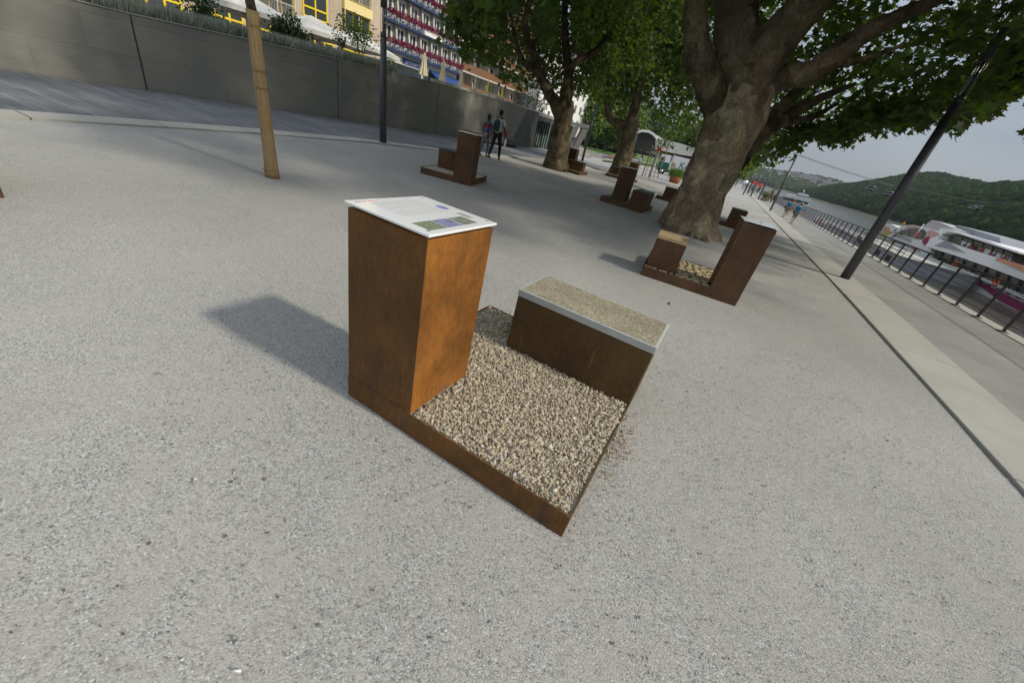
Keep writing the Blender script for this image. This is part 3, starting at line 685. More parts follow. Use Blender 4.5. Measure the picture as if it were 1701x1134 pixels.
stand('display_stand', 'rusted stand peeping out behind the left side of the big trunk', gxy(1089, 329), -19, 1.5, 1.45, (1.0, .5, 1.45, .95), (.25, .1, 1.1, .5), 'sandfill', ('steel_blue', .03), True, ('rust3', 'rust3'))
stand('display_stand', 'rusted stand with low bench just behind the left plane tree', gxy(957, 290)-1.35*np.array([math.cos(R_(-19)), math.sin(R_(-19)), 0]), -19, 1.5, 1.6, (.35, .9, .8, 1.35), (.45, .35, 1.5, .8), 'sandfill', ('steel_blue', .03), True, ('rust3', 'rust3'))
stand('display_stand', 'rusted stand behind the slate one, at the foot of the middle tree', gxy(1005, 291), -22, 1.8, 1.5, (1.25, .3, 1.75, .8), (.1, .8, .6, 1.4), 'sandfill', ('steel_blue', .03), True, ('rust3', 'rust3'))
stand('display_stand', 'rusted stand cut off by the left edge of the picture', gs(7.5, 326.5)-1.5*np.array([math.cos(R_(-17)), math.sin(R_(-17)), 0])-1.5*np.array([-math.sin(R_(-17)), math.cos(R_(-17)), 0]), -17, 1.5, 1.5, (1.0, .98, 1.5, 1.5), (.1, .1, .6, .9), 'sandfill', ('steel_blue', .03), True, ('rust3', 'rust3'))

# ================================================================ lamps
def lamp(base, top, r0, label, head=True, group='tall dark lamp posts', cat='lamp post'):
    base = np.array(base); top = np.array(top); d = top-base; Lh = np.linalg.norm(d)
    o = root('street_lamp', base, label, cat, group)
    p = lambda t: base+d*t
    h0, h1 = 1-1.25/Lh, 1-.55/Lh
    mb = MB(); mb.tube([p(0), p(h0*.5), p(h0)], [r0, r0*.93, r0*.82], 20); mb.build('pole', M['lamp'], o)
    mb = MB(); mb.tube([p(0)-d/Lh*.001, p(.02/Lh)], [r0*1.18, r0*1.18], 20); mb.build('foot_ring', M['lamp'], o)
    if head:
        rr = r0*.8
        mb = MB(); mb.tube([p(h0)+d/Lh*.004, p(h0+.12/Lh)], [rr*.98, rr], 20); mb.build('collar', M['lamp'], o)
        mb = MB()
        ax = d/Lh; a = np.cross(ax, [0, 1, 0]); a /= np.linalg.norm(a); b = np.cross(ax, a)
        for k in range(4):
            th = k*math.pi/2+.5; q = a*math.cos(th)*rr*.85+b*math.sin(th)*rr*.85
            mb.tube([p(h0+.12/Lh)+q, p(h1)+q], .008, 6)
        mb.build('light_rod', M['steel'], o)
        mb = MB(); mb.tube([p(h0+.12/Lh), p(h1)], rr*.4, 12); mb.build('lamp_glass', M['glass'], o)
        mb = MB(); mb.tube([p(h1), p(1)], [rr, rr*.86], 20); mb.build('cap', M['lamp'], o)
    return o
B = gs(1402, 463); lamp(B, onv(1673, 44, B), .105, 'thick dark lamp post on the kerb strip, nearest on the right')
LP = [((1279, 350.4), (1333, 240)), ((1259, 331.7), (1293, 262)), ((1246.3, 326.6), (1275, 268)), ((1241.5, 321), (1265, 271)), ((1237.5, 318), (1257, 275))]
lbl = ['second lamp post along the promenade, left of the men in blue', 'third lamp post along the promenade, behind the red parasols', 'fourth lamp post of the promenade row', 'fifth lamp post of the promenade row, among the crowd', 'sixth and last visible lamp post of the promenade row']
for i, ((a, b), (c, d_)) in enumerate(LP):
    s_ = [36.9, 61.4, 86, 110.5, 135][i]; Bp = gs(a, b); lamp(Bp, onv(c, d_, Bp), .075+.012*i, lbl[i], head=i < 2)
Bp = gs(1234, 323.3); lamp(Bp, onv(1262, 270, Bp), .085, 'dark post on the gravel side of the promenade lamps', head=False)
Bp = gs(636.2, 238); lamp(Bp, onv(637.5, -28, Bp), .115, 'dark lamp post on the curved kerb in front of the concrete wall')
Bp = gs(967, 267.6); lamp(Bp, onv(996, 152, Bp), .11, 'dark lamp post with silver head between the two plane trees')
Bp = gs(1042, 275); lamp(Bp, onv(1064, 205, Bp), .1, 'slim grey lamp post right of the middle tree')

# ================================================================ railing on the quay
rl = root('railing', W(6.14, -3), 'dark steel railing along the quay', 'railing')
def zr(s): return tz(s)+.012
RH = .90; sp = 1.045; s0 = 10.33-13*sp
proto = None
def post_mesh():
    mb = MB(); O = W(6.08, s0); 
    for ds in (-.02, .010):
        mb.box(W(6.06, s0+ds, zr(s0)+.02), N3*.044, E3*.01, (0, 0, RH-.05))
    mb.box(W(6.0, s0-.06, zr(s0)+.02), N3*.15, E3*.12, (0, 0, .012))
    return mb
pm = post_mesh().build('post', M['rail'], rl)
pm.location = (0, 0, 0)
for i in range(1, 100):
    c = pm.copy(); col.objects.link(c); c.parent = rl; c.location = Vector(E3*sp*i+np.array([0, 0, zr(s0+sp*i)-zr(s0)]))
se = s0+99*sp
for j, (dz, rr) in enumerate(((RH-.02, .021), (.74, .007), (.60, .007), (.46, .007), (.32, .007), (.18, .007))):
    for (a, b) in ((s0-.3, 10), (10, 36), (36, se)):
        mb = MB(); mb.tube([W(6.082, a, zr(a)+dz), W(6.082, b, zr(b)+dz)], rr, 8); mb.build('handrail' if j == 0 else 'rail_wire', M['rail'], rl)
# ================================================================ trees
def tree(label, base, limbs, blobs, leafm, barkm='bark', per=.8, rad=.3, lpc=26, size=(.11, .2), shape=QUAD, cat='tree', name='plane_tree', group=None, lump=.10, seg=22, mask=True, extra=None, foot=None, jitter=6, clear=None, flute=.015):
    r = root(name, base, label, cat, group)
    for i, l in enumerate(limbs):
        mb = MB(); P = [q[:3] for q in l]; R = [q[3] for q in l]
        k = len(P)
        mb.tube(P, R, seg if i == 0 else max(10, seg//2+2), True, True, lump if R[0] > .08 else .05, 1.3 if i == 0 else 2., flute if (i == 0) else 0)
        mb.build('trunk' if i == 0 else 'limb', M[barkm] if i == 0 else M.get(barkm+'_limb', M[barkm]), r)
    C = clumps(blobs, per, rad, lpc)
    if extra is not None: C = np.concatenate([C, extra])
    if mask: C = C[mask_keep(C, jitter)]
    allc = (clear or [])+[([q[:3] for q in l], [q[3] for q in l]) for l in limbs if l[0][3] > .07]
    C = C[clear_of(C, allc)]
    leaves('crown', C, size, M[leafm], r, shape)
    return r, len(C)
NL = 0
# --- the big plane tree
Y0 = 11.25
t3 = limb_px([(1134, 402, 128, Y0), (1140, 385, 100, Y0), (1150, 358, 86, Y0), (1163, 325, 82, Y0), (1183, 280, 84, Y0), (1204, 228, 90, Y0), (1224, 176, 98, Y0), (1234, 140, 96, Y0), (1240, 112, 80, Y0)], 12)
t3[0][2] = -.1
L_A = limb_px([(1204, 205, 52, 11.2), (1186, 158, 52, 11.1), (1166, 108, 48, 11.0), (1155, 50, 40, 10.9), (1155, 0, 37, 10.8), (1160, -80, 32, 10.6), (1175, -190, 24, 10.2)])
L_B = limb_px([(1228, 150, 80, 11.2), (1228, 100, 80, 11.2), (1221, 45, 70, 11.3), (1218, -5, 62, 11.4), (1212, -90, 52, 11.6), (1200, -220, 36, 11.8)])
L_C = limb_px([(1240, 145, 80, 11.2), (1262, 100, 76, 11.0), (1304, 50, 70, 10.8), (1348, 0, 64, 10.5), (1392, -60, 52, 10.2), (1450, -150, 36, 9.8)])
L_D = limb_px([(1262, 150, 50, 11.2), (1302, 128, 42, 11.0), (1345, 122, 40, 10.8), (1372, 106, 42, 10.6), (1403, 80, 38, 10.4), (1440, 54, 32, 10.2), (1490, 30, 26, 10.0), (1545, 4, 22, 9.7), (1620, -30, 18, 9.3), (1720, -70, 14, 8.8)])
L_E = limb_px([(1222, 262, 50, 11.5), (1252, 230, 34, 11.9), (1285, 208, 27, 12.3), (1330, 180, 20, 12.8), (1370, 160, 14, 13.2), (1420, 140, 8, 13.6)])
L_F = limb_px([(1232, 240, 36, 11.6), (1268, 215, 24, 12.2), (1310, 165, 18, 12.8), (1350, 130, 13, 13.4), (1372, 100, 9, 14)])
L_G = limb_px([(1258, 222, 22, 12), (1300, 204, 17, 12.4), (1345, 196, 11, 12.8), (1392, 172, 6, 13.0)])
L_H = limb_px([(1345, 122, 20, 10.8), (1380, 110, 15, 10.9), (1430, 100, 10, 11.2), (1500, 75, 6, 11.5)])
limbs3 = [t3, L_A, L_B, L_C, L_D, L_E, L_F, L_G, L_H]
_a, _b = gs(1402, 463), onv(1673, 44, gs(1402, 463)); lampc = ([_a+(_b-_a)*i/12 for i in range(13)], [.12]*13)
clear3 = [lampc]+[([q[:3] for q in l], [q[3] for q in l]) for l in limbs3[:5]]
def fringe(pts, n, rad, lpc):
    "sprays of leaves that hang along the lower rim of the crown"
    out = []
    for i in range(len(pts)-1):
        a, b = pts[i], pts[i+1]; L_ = math.hypot(a[0]-b[0], a[1]-b[1]); k = max(1, int(L_/n))
        for j in range(k):
            t = (j+rng.uniform(0, 1))/k; x, y, Y = a[0]+(b[0]-a[0])*t, a[1]+(b[1]-a[1])*t, a[2]+(b[2]-a[2])*t+rng.normal(0, .5)
            out.append(ony(x+rng.normal(0, 4), y-rng.uniform(8, 34), Y)[None]+rng.normal(size=(lpc, 3))*rad*np.array([1, 1, .6]))
    return np.concatenate(out)
FR = [(1200, 318, 24), (1240, 290, 22), (1300, 256, 14), (1360, 236, 12.5), (1400, 245, 11.5), (1440, 218, 11), (1520, 206, 10), (1600, 212, 9.3), (1650, 178, 8.8), (1700, 125, 8.4), (1760, 60, 8)]
fr = fringe(FR, 5, .20, 26)
blobs3 = [(6.5, 11.5, 4.9, 3.2, 3.5, 1.9), (9.5, 10.5, 5.2, 3.4, 3.2, 1.8), (8.5, 14, 5.0, 3.5, 3, 2.0), (12, 12.5, 5.6, 3, 3, 1.7), (4, 12, 7.5, 4, 3.5, 1.8),
          (1.0, 13, 6.5, 3, 3, 1.7), (7.5, 8.2, 5.6, 2.8, 1.8, 1.0), (10.5, 7.8, 5.3, 2.4, 1.6, 1.0), (1.0, 9.5, 6.8, 2.6, 1.8, 1.0), (4.5, 14.5, 5.6, 3, 2.5, 2.2), (11, 16, 5, 3, 3, 2), (10, 10, 10, 5, 5, 3), (4, 11, 12, 6, 6, 3.5), (15, 13, 8, 3.5, 4, 3), (-1, 13, 11, 4, 5, 3), (8.6, 7.2, 6.8, 3.0, 2.0, 1.3), (6, 8, 7.5, 3, 2.5, 1.5)]+[(*W(-2.2, 8.6)[:2], 7.2, 3.4, 2.6, 1.5), (*W(-5.5, 8.5)[:2], 8.2, 3, 2.6, 1.6), (*W(1.5, 8.8)[:2], 7.4, 3, 2.4, 1.5), (*W(-1, 12.5)[:2], 8.5, 4, 3, 1.8), (*W(1, 7.6)[:2], 7.6, 3, 2, 1.4), (*W(4.5, 8)[:2], 7.4, 3.2, 2.2, 1.4), (*W(7, 8.2)[:2], 8, 3, 2.4, 1.5), (*W(3, 11)[:2], 8.8, 3.5, 3, 1.6), (*W(1.2, 5.2)[:2], 7.6, 2.8, 1.7, 1.4), (*W(4, 6)[:2], 8, 2.8, 2, 1.4), (*W(-1.6, 6.2)[:2], 7.4, 2.6, 1.8, 1.3), (*W(-1, 9)[:2], 8, 3, 2.4, 1.5), (*W(.3, 4.3)[:2], 7.6, 2.6, 1.3, 1.3), (*W(-1.5, 4.5)[:2], 7.2, 2.2, 1.3, 1.2)]  # masses above the view are added to shade the ground and wall
_, k = tree('huge old plane tree with pale blotched bark and spreading limbs, in the middle right', gs(1140, 388), limbs3, blobs3, 'leaf', 'bark', 3.6, .36, 30, (.12, .22), LOBED, extra=fr, clear=[lampc], seg=54, lump=.10, flute=.05)
NL += k
# --- left plane tree
base1 = gs(922, 281); Y1 = float(base1[1])
t1 = limb_px([(921, 286, 53, Y1), (922, 276, 46, Y1), (926, 255, 40, Y1), (930, 228, 36, Y1), (935, 200, 33, Y1), (938, 180, 36, Y1), (939, 168, 30, Y1)], 5); t1[0][2] = -.15
l1 = [t1, limb_px([(932, 192, 26, Y1), (922, 170, 22, Y1), (908, 150, 17, Y1-.3), (895, 118, 16, Y1-.5), (885, 85, 14, Y1-.8), (871, 48, 13, Y1-1), (878, 8, 11, Y1-1.2), (886, -50, 9, Y1-1.3)]),
      limb_px([(937, 180, 26, Y1), (942, 150, 22, Y1), (944, 120, 17, Y1+.2), (940, 80, 14, Y1+.4), (938, 30, 11, Y1+.5), (942, -60, 8, Y1+.8)]),
      limb_px([(940, 140, 14, Y1), (955, 105, 12, Y1), (985, 88, 9, Y1), (1010, 60, 6, Y1)]), limb_px([(890, 118, 12, Y1-.5), (868, 100, 10, Y1-1), (855, 60, 8, Y1-1.4), (848, 20, 6, Y1-2)])]
cl1 = [([q[:3] for q in l], [q[3]*.9 for q in l]) for l in l1[:3]]
b1 = [(-1.5, 19.5, 7.2, 4.2, 4, 3.0), (-4.2, 18.5, 7.0, 3.4, 3.4, 2.6), (1.5, 20.5, 7.8, 3.4, 4, 3.0), (-.5, 17, 6.6, 3, 2.2, 2.0), (-3.5, 15, 6.2, 2.2, 2, 1.4), (0, 22, 9, 4.5, 4, 3),
      (-5.5, 21.5, 7.8, 3.4, 3.4, 2.6), (-2.6, 12.5, 5.3, 2.4, 1.8, 1.2), (-9, 20, 9.5, 3, 4, 2), (-4, 16, 10, 4, 4, 3), (-5, 12, 10, 4, 3.5, 2.5), (-6, 24, 11, 4, 5, 3), (*W(-8, 23.5)[:2], 8.6, 3, 3.5, 2.4), (*W(-8.5, 20)[:2], 9, 3, 3.5, 2.6)]  # high masses on the wall side are unseen, put in to shade it
def fill_px(poly, n, Y0_, Y1_, rad, lpc):
    out = []
    while len(out) < n:
        q = np.array([[rng.uniform(min(p[0] for p in poly), max(p[0] for p in poly)), rng.uniform(min(p[1] for p in poly), max(p[1] for p in poly))]])
        if inpoly(q, poly)[0]: out.append(ony(q[0, 0], q[0, 1], rng.uniform(Y0_, Y1_))[None]+rng.normal(size=(lpc, 3))*rad*np.array([1, 1, .7]))
    return np.concatenate(out)
fr1 = np.concatenate([fill_px([(800, -40), (840, 60), (860, 110), (880, 140), (905, 160), (1000, 158), (1010, -40)], 300, 21.5, 26, .5, 26), fringe([(748, 40, 9.5), (768, 95, 10), (786, 118, 13), (800, 100, 15), (824, 118, 16), (842, 150, 17.5), (880, 150, 18.5), (905, 170, 20), (990, 168, 21)], 9, .28, 24), fringe([(770, 30, 9), (820, 60, 10), (860, 90, 15), (880, 60, 16), (840, 20, 11), (780, 5, 8.5)], 7, .34, 24), fringe([(800, 20, 9), (900, 40, 16), (960, 90, 19), (1000, 120, 20), (960, 30, 20), (1040, 60, 22), (1060, 130, 24)], 1.3, .5, 26)])
_, k = tree('left plane tree with ridged dark trunk behind the two walkers', base1, l1, b1, 'leaf', 'bark_dark', 1.9, .42, 30, (.12, .21), LOBED, clear=clear3, extra=fr1); NL += k
# big near leaves at the top centre hang from a limb of the same crown that reaches forward
# --- middle plane tree
base2 = gs(1029, 291); Y2 = float(base2[1])
t2 = limb_px([(1029, 296, 46, Y2), (1031, 283, 40, Y2), (1037, 258, 32, Y2), (1043, 232, 26, Y2), (1047, 212, 25, Y2), (1051, 195, 21, Y2)], 5); t2[0][2] = -.5
l2 = [t2, limb_px([(1044, 214, 17, Y2), (1030, 207, 15, Y2), (1014, 198, 12, Y2), (1008, 175, 11, Y2), (1010, 140, 9, Y2), (1012, 90, 7, Y2), (1010, 30, 5, Y2)]),
      limb_px([(1050, 198, 18, Y2), (1057, 165, 15, Y2), (1068, 130, 13, Y2), (1084, 85, 11, Y2), (1097, 45, 10, Y2), (1107, -10, 8, Y2), (1115, -80, 6, Y2)]),
      limb_px([(1058, 160, 11, Y2), (1070, 118, 10, Y2), (1078, 70, 8, Y2), (1080, 20, 6, Y2), (1078, -30, 5, Y2)])]
b2 = [(3.5, 31, 8.5, 3.6, 4, 4.2), (7, 31, 9.0, 3.8, 4, 4), (5, 29, 12, 5, 4, 3), (1.5, 32, 11, 3.4, 3, 3.4), (8.5, 30, 13, 4, 3, 3), (-1, 30, 13, 4, 3, 3)]
fr2 = fill_px([(985, -30), (985, 150), (1000, 170), (1080, 170), (1095, 215), (1150, 225), (1160, 100), (1150, -30)], 360, 30, 38, .75, 24)
_, k = tree('middle plane tree, dark trunk forked low, between the left tree and the big one', base2, l2, b2, 'leaf', 'bark_dark', 1.7, .6, 24, (.24, .42), QUAD, clear=clear3+cl1, extra=fr2); NL += k
# --- hedge mass that closes the park
C = []
while len(C) < 9000:
    x = rng.uniform(950, 1050); P = gs(x, np.interp(x, [950, 1190], [236, 300])+9); dd = rng.uniform(195, 215); P = P/np.linalg.norm(P[:2])*dd; P[2] = -1+rng.uniform(0, 1)**.8*(9+3*mnoise.noise(Vector((x*.05, 0, 0)))); C.append(P)
leaves('park_hedge', np.array(C), (.9, 1.6), M['leaf_dark'], None, QUAD, kind='stuff', label='dark bushes closing the far side of the park')
# --- the row that follows the promenade behind the big trunk
rowl = ['plane tree next behind the big one, its crown showing right of the trunk', 'second plane tree behind the big one in the promenade row', 'third plane tree of the promenade row', 'fourth plane tree of the promenade row', 'far plane tree of the promenade row', 'farthest plane tree of the promenade row']
for i, s in enumerate((24, 36, 48, 60, 73, 86)):
    n_ = -.57; B_ = W(n_, s)
    tr = interp([(*B_+[0, 0, -.1], .42), (*(B_+[0, 0, 1.5]), .3), (*(B_+[0.05, 0, 3.2]), .26)], 4)
    ls = [tr]
    for k_ in range(5):
        a = k_*1.257+i; ls.append(interp([(*(B_+[0, 0, 2.9]), .17), (*(B_+[math.cos(a)*1.2, math.sin(a)*1.2, 4.2]), .13), (*(B_+[math.cos(a)*2.8, math.sin(a)*2.8, 5.8]), .06)], 3))
    dz = tz(s)
    bl = [(B_[0]+dx, B_[1]+dy, h+dz, rx, rx, rz) for dx, dy, h, rx, rz in ((0, 0, 6.2, 4.2, 2.2), (2.2, .5, 5.2, 2.8, 1.6), (-2, -.5, 5.4, 2.8, 1.6), (.8, -2, 4.8, 2.4, 1.3), (0, 2, 5.2, 2.4, 1.4))]
    _, k = tree(rowl[i], B_, ls, bl, 'leaf', 'bark_dark', [.8, .6, .5, .4, .4, .4][i], .45, 16, (.2+.02*i, .34+.03*i), QUAD, group='plane trees along the promenade', seg=12, clear=clear3); NL += k
# --- young tree wrapped in reed matting
Bm = gs(453, 294); P0 = np.array(Bm); T0 = ony(402, -40, float(Bm[1])-.15)
P_of = lambda x, y: ony(x, y, float(Bm[1])-.1*(294-y)/294)
pts = [P_of(453, 296), P_of(446, 240), P_of(437, 170), P_of(427, 95), P_of(419, 17)]
bt = root('young_tree', Bm, 'young tree with its leaning trunk wrapped in golden reed matting', 'tree')
mb = MB(); rr = [pxr(20, p)*1.02 for p in pts]; rr[0] = pxr(22, pts[0]); q = interp([(*p, r_) for p, r_ in zip(pts, rr)], 5)
mb.tube([x[:3] for x in q], [x[3] for x in q], 26, True, True); mb.build('reed_wrap', M['reed'], bt)
for (x, y) in ((450, 282), (436, 147), (425, 44), (431, 118)):
    c = P_of(x, y); d_ = (P_of(x-3, y-20)-c); d_ /= np.linalg.norm(d_); a = np.cross(d_, [0, 1, 0]); a /= np.linalg.norm(a); b = np.cross(d_, a); w_ = float(np.interp(y, [17, 294], [rr[-1], rr[0]]))*1.05
    mb = MB(); mb.tube([c+a*math.cos(t)*w_+b*math.sin(t)*w_ for t in np.linspace(0, 2*math.pi, 18)], .0035, 5, cap=False); mb.build('tie_wire', pmat('rusty_wire', (.12, .07, .04)), bt)
# single reeds standing out at the foot
mb = MB()
for k_ in range(60):
    t = 2*math.pi*k_/60; w_ = rr[0]*.99; c = pts[0]+np.array([math.cos(t)*w_, math.sin(t)*w_, 0]); c[2] = .004
    mb.tube([c, c+np.array([-.012, 0, .10+.06*rng.random()])+np.array([math.cos(t), math.sin(t), 0])*(-.004)], .004, 5)
mb.build('reed_ends', M['reed'], bt)
top = P_of(416, -30); q = interp([(*P_of(420, 25), rr[-1]*.78), (*P_of(412, -15), rr[-1]*.72), (*P_of(400, -120), rr[-1]*.62), (*(P_of(390, -200)+[0, 0, .4]), .05)], 5)
mb = MB(); mb.tube([x[:3] for x in q], [x[3] for x in q], 18, True, True, .06, 3); mb.build('trunk', M['bark_dark'], bt)
tp = q[-1][:3]
Cb = clumps([(tp[0], tp[1]+.3, tp[2]+2.3, 2.6, 3.2, 2.2), (tp[0]+.4, tp[1]+3, tp[2]+3.6, 3, 3.5, 2.2), (tp[0]+.7, tp[1]-.5, tp[2]+1.0, 1.8, 2.2, 1.2), (*W(-7, 1.2)[:2], 8.6, 3, 3.6, 2.2), (*W(-8, -3)[:2], 8, 3, 3.6, 2.2)], 1.6, .35, 26); Cb = Cb[mask_keep(Cb, 3)]  # outlying leaf masses, out of view, are added to shade the wall
leaves('crown', Cb, (.12, .22), M['leaf'], bt, LOBED)
# --- trees in the park behind
def simple_tree(label, B_, h, rx, rz, leafm, group=None, size=(.25, .45), n=1600, trunk_r=.2, name='park_tree', mask=None, squ=.55):
    r = root(name, B_, label, 'tree', group); B_ = np.array(B_)
    mb = MB(); q = interp([(*B_+[0, 0, -.1], trunk_r*1.3), (*(B_+[0, 0, h*.35]), trunk_r), (*(B_+[rx*.1, 0, h*.8]), trunk_r*.4)], 3); mb.tube([x[:3] for x in q], [x[3] for x in q], 10, True, True, .05, 2); mb.build('trunk', M['bark_dark'], r)
    bl = []
    for _ in range(7):
        a = rng.uniform(0, 6.28); d = rng.uniform(0, .6)*rx; bl.append((B_[0]+math.cos(a)*d, B_[1]+math.sin(a)*d, B_[2]+h-rz*rng.uniform(.7, 1.25), rx*rng.uniform(.4, .62), rx*rng.uniform(.4, .62), rz*rng.uniform(.4, .65)))
    C = np.concatenate([rng.normal(size=(n//7, 3))*.14*rx + np.array(b[:3])+(lambda d: d/np.linalg.norm(d, axis=1, keepdims=True)*np.array(b[3:]))(rng.normal(size=(n//7, 3))) for b in bl])
    C = C[clear_of(C, clear3)]
    leaves('crown', C, size, M[leafm], r, QUAD); return r
def sz(P, px): return px*float((P-CC)@CF)/FPX*.9
PT = [((965, 232), 120, 95, 8, 'leaf_pale', 'pale green tree in the park just right of the left trunk'), ((1000, 238), 150, 100, 9, 'leaf_dark', 'dark tree of the park above the lawn'),
      ((1062, 236), 175, 90, 10, 'leaf_dark', 'dark tall tree behind the event stage'), ((940, 224), 140, 100, 9, 'leaf_pale', 'pale tree rising behind the entrance roof'), ((1120, 258), 128, 90, 7, 'leaf_pale', 'pale willow like tree left of the big trunk'),
      ((1145, 265), 112, 60, 6, 'leaf_dark', 'dark tree against the left side of the big trunk'), ((1018, 240), 135, 100, 8, 'leaf_pale', 'pale tree behind the middle trunk'), ((985, 236), 185, 110, 11, 'leaf_dark', 'tallest dark tree at the back of the park')]
for (px, y, *_r), in [((p,)) for p in []]: pass
for (bx, by), s, n0, rx, lm, lab in PT:
    B_ = gs(bx, max(by, 262 if bx < 1010 else 276)); n_, s_ = ns(B_); B_ = B_/np.linalg.norm(B_[:2])*s; B_[2] = tz(float(B_@E3))
    simple_tree(lab, B_, rx*2.0, rx, rx*.9, lm, 'trees at the back of the park', (.6, 1.05), 5600)
for i, (bx, by, s, rx) in enumerate(((1190, 312, 150, 6), (1206, 312, 190, 7), (1222, 308, 240, 8))):
    B_ = gs(bx, by); B_ = B_/np.linalg.norm(B_[:2])*s; B_[2] = -1
    simple_tree(['green tree at the far end of the promenade, left of the white parasol', 'second tree at the far end of the promenade', 'farthest tree at the end of the promenade'][i], B_, rx*1.7, rx, rx*.8, 'leaf_pale', None, (.5, .9), 1500)
print('leaves', NL)
# ================================================================ retaining wall, planting and terrace
DW = -16.8
def wtop(s): return float(np.interp(s, [-20, 4.4, 6.8, 9.8, 13.9, 16.2, 20.7, 26.8, 36.5], [1.55, 1.76, 1.85, 2.04, 2.23, 2.34, 2.47, 2.60, 2.60]))
wl = root('concrete_wall', W(DW, 8), 'long board marked concrete retaining wall with vertical joints', 'retaining wall')
J = [-14.2, -7.2, -.2, 6.8, 13.85, 20.75, 27.6, 34.4]
for i in range(len(J)-1):
    a, b = J[i]+.02, J[i+1]-.02; mb = MB(); k = 4
    ss = np.linspace(a, b, k+1)
    poly = [W(DW, a, tz(a)-.3)]+[W(DW, b, tz(b)-.3)]+[W(DW, s, wtop(s)) for s in ss[::-1]]
    mb.prism(poly, -N3*.35); bevel(mb.build('wall_panel', M['wall'], wl), .01)
    poly = [W(DW+.025, a, wtop(a)+.003)]+[W(DW+.025, b, wtop(b)+.003)]+[W(DW+.025, b, wtop(b)+.033), W(DW+.025, a, wtop(a)+.033)]
    mb = MB(); mb.prism(poly, -N3*.40); mb.build('wall_cap', M['cap'], wl)
mb = MB(); mb.prism([W(DW-.12, -14, -.5), W(DW-.12, 34.5, -.5), W(DW-.12, 34.5, 2.35), W(DW-.12, -14, 1.3)], -N3*.15); mb.build('joint_backing', pmat('joint_dark', (.05, .05, .045)), wl)
# end piece of the wall that leans back to the portal
mb = MB(); e0 = onn(877, 183.4, DW); e1 = onn(866, 240, DW); S34 = W(DW, 34.44)
mb.prism([W(DW, 34.44, -.5), W(DW, ns(e1)[1], -.5), W(DW, ns(e0)[1]+.0, e0[2]), W(DW, 34.44, wtop(34.4))], -N3*.35); mb.build('wall_panel', M['wall'], wl)
# raised grey slabs on the wall and terrace behind
a_, b_ = ns(onn(721, 131, -17.25))[1], ns(onn(812, 158, -17.25))[1]
pr = root('parapet', W(-17.25, a_, 2.4), 'grey concrete parapet slab on top of the wall below the closed parasols', 'parapet')
mb = MB(); mb.prism([W(-17.2, a_, 2.3), W(-17.2, b_, 2.3), onn(812, 157, -17.2), onn(721, 131, -17.2)], -N3*.3); mb.build('parapet_slab', M['kerb_grey'], pr)
mb = MB(); c_ = ns(onn(838, 167, -17.2))[1]; mb.prism([W(-17.2, b_+.03, 2.3), W(-17.2, c_, 2.3), onn(838, 164, -17.2), onn(813, 155, -17.2)], -N3*.3); mb.build('parapet_slab', M['conc_light'], pr)
g2 = MB()
vs = []; Sx = list(np.arange(-30, 37, 6.)); 
for s in Sx: vs += [W(DW-.3, s, wtop(s)-.12), W(-70, s, wtop(s)+.1)]
g2.add(vs, [(2*i+1, 2*i, 2*i+2, 2*i+3) for i in range(len(Sx)-1)]); g2.build('terrace', M['plaza2'])['kind'] = 'structure'
# lavender strip
s0_, s1_ = -8, ns(onn(655, 121, -17.4))[1]
C = []
for _ in range(42000):
    s = rng.uniform(s0_, s1_); n_ = -17.2-rng.uniform(0, 1.5); C.append(W(n_, s, wtop(s)-.05+.06*rng.random()))
leaves('lavender', np.array(C), (.20, .48), M['lavender'], None, BLADE, upright=True, kind='stuff', label='grey green lavender growing along the top of the concrete wall')
def shrub(label, px0, px1, D, m='leaf_dark', nm='shrub', n=500, size=(.05, .11), stems=3, group=None, spread=.5):
    B_ = onn(*px0, D); B_[2] = min(B_[2], wtop(ns(B_)[1])+.1); T = onn(*px1, D); r = root(nm, B_, label, 'shrub' if nm == 'shrub' else 'small tree', group); h = T[2]-B_[2]
    mb = MB()
    for i in range(stems):
        a = rng.uniform(0, 6.28); mb.tube([B_+[0, 0, -.1], B_+[math.cos(a)*.12*h, math.sin(a)*.12*h, h*.5], B_+[math.cos(a)*.25*h, math.sin(a)*.25*h, h*.85]], [.03, .02, .01], 6)
    mb.build('stem', M['bark_dark'], r)
    lo = .15 if nm == 'shrub' else .45
    bl = [(B_[0]+rng.normal(0, spread*.3), B_[1]+rng.normal(0, spread*.3), B_[2]+h*rng.uniform(lo+.15, .85), spread*.6, spread*.6, h*.2) for _ in range(5)]
    C = np.concatenate([rng.normal(size=(n//5, 3))*np.array(b[3:])*.65+np.array(b[:3]) for b in bl]); leaves('foliage', C, size, M[m], r, QUAD)
    return r
shrub('dark round shrub behind the lavender, left of the pair', (470, 66), (466, 26), -19.5, n=1300, size=(.06, .13), spread=.42)
shrub('dark shrub behind the lavender, right of the pair and under the parasol', (492, 72), (485, 24), -19.5, n=1500, size=(.06, .13), spread=.5)
shrub('dark conifer at the left end of the lavender', (338, 26), (334, -16), -19.5, n=1100, size=(.06, .13), spread=.55)
shrub('small loose tree with red tinged leaves beside the big lamp post', (600, 108), (596, 34), -19.2, 'leaf_pale', 'small_tree', n=900, size=(.07, .16), stems=6, spread=1.0)
shrub('small leafy plant left of the loose tree', (566, 88), (563, 56), -19.0, n=220, size=(.06, .13), spread=.3)
shrub('pale green tuft at the end of the lavender', (630, 114), (632, 96), -18.2, 'leaf_pale', n=260, size=(.08, .2), spread=.6)
Bp = onn(530.5, 80, -18.3); lamp(Bp, onn(529, 13, -18.3), .07, 'short dark post standing in the lavender', head=False, group=None, cat='post')
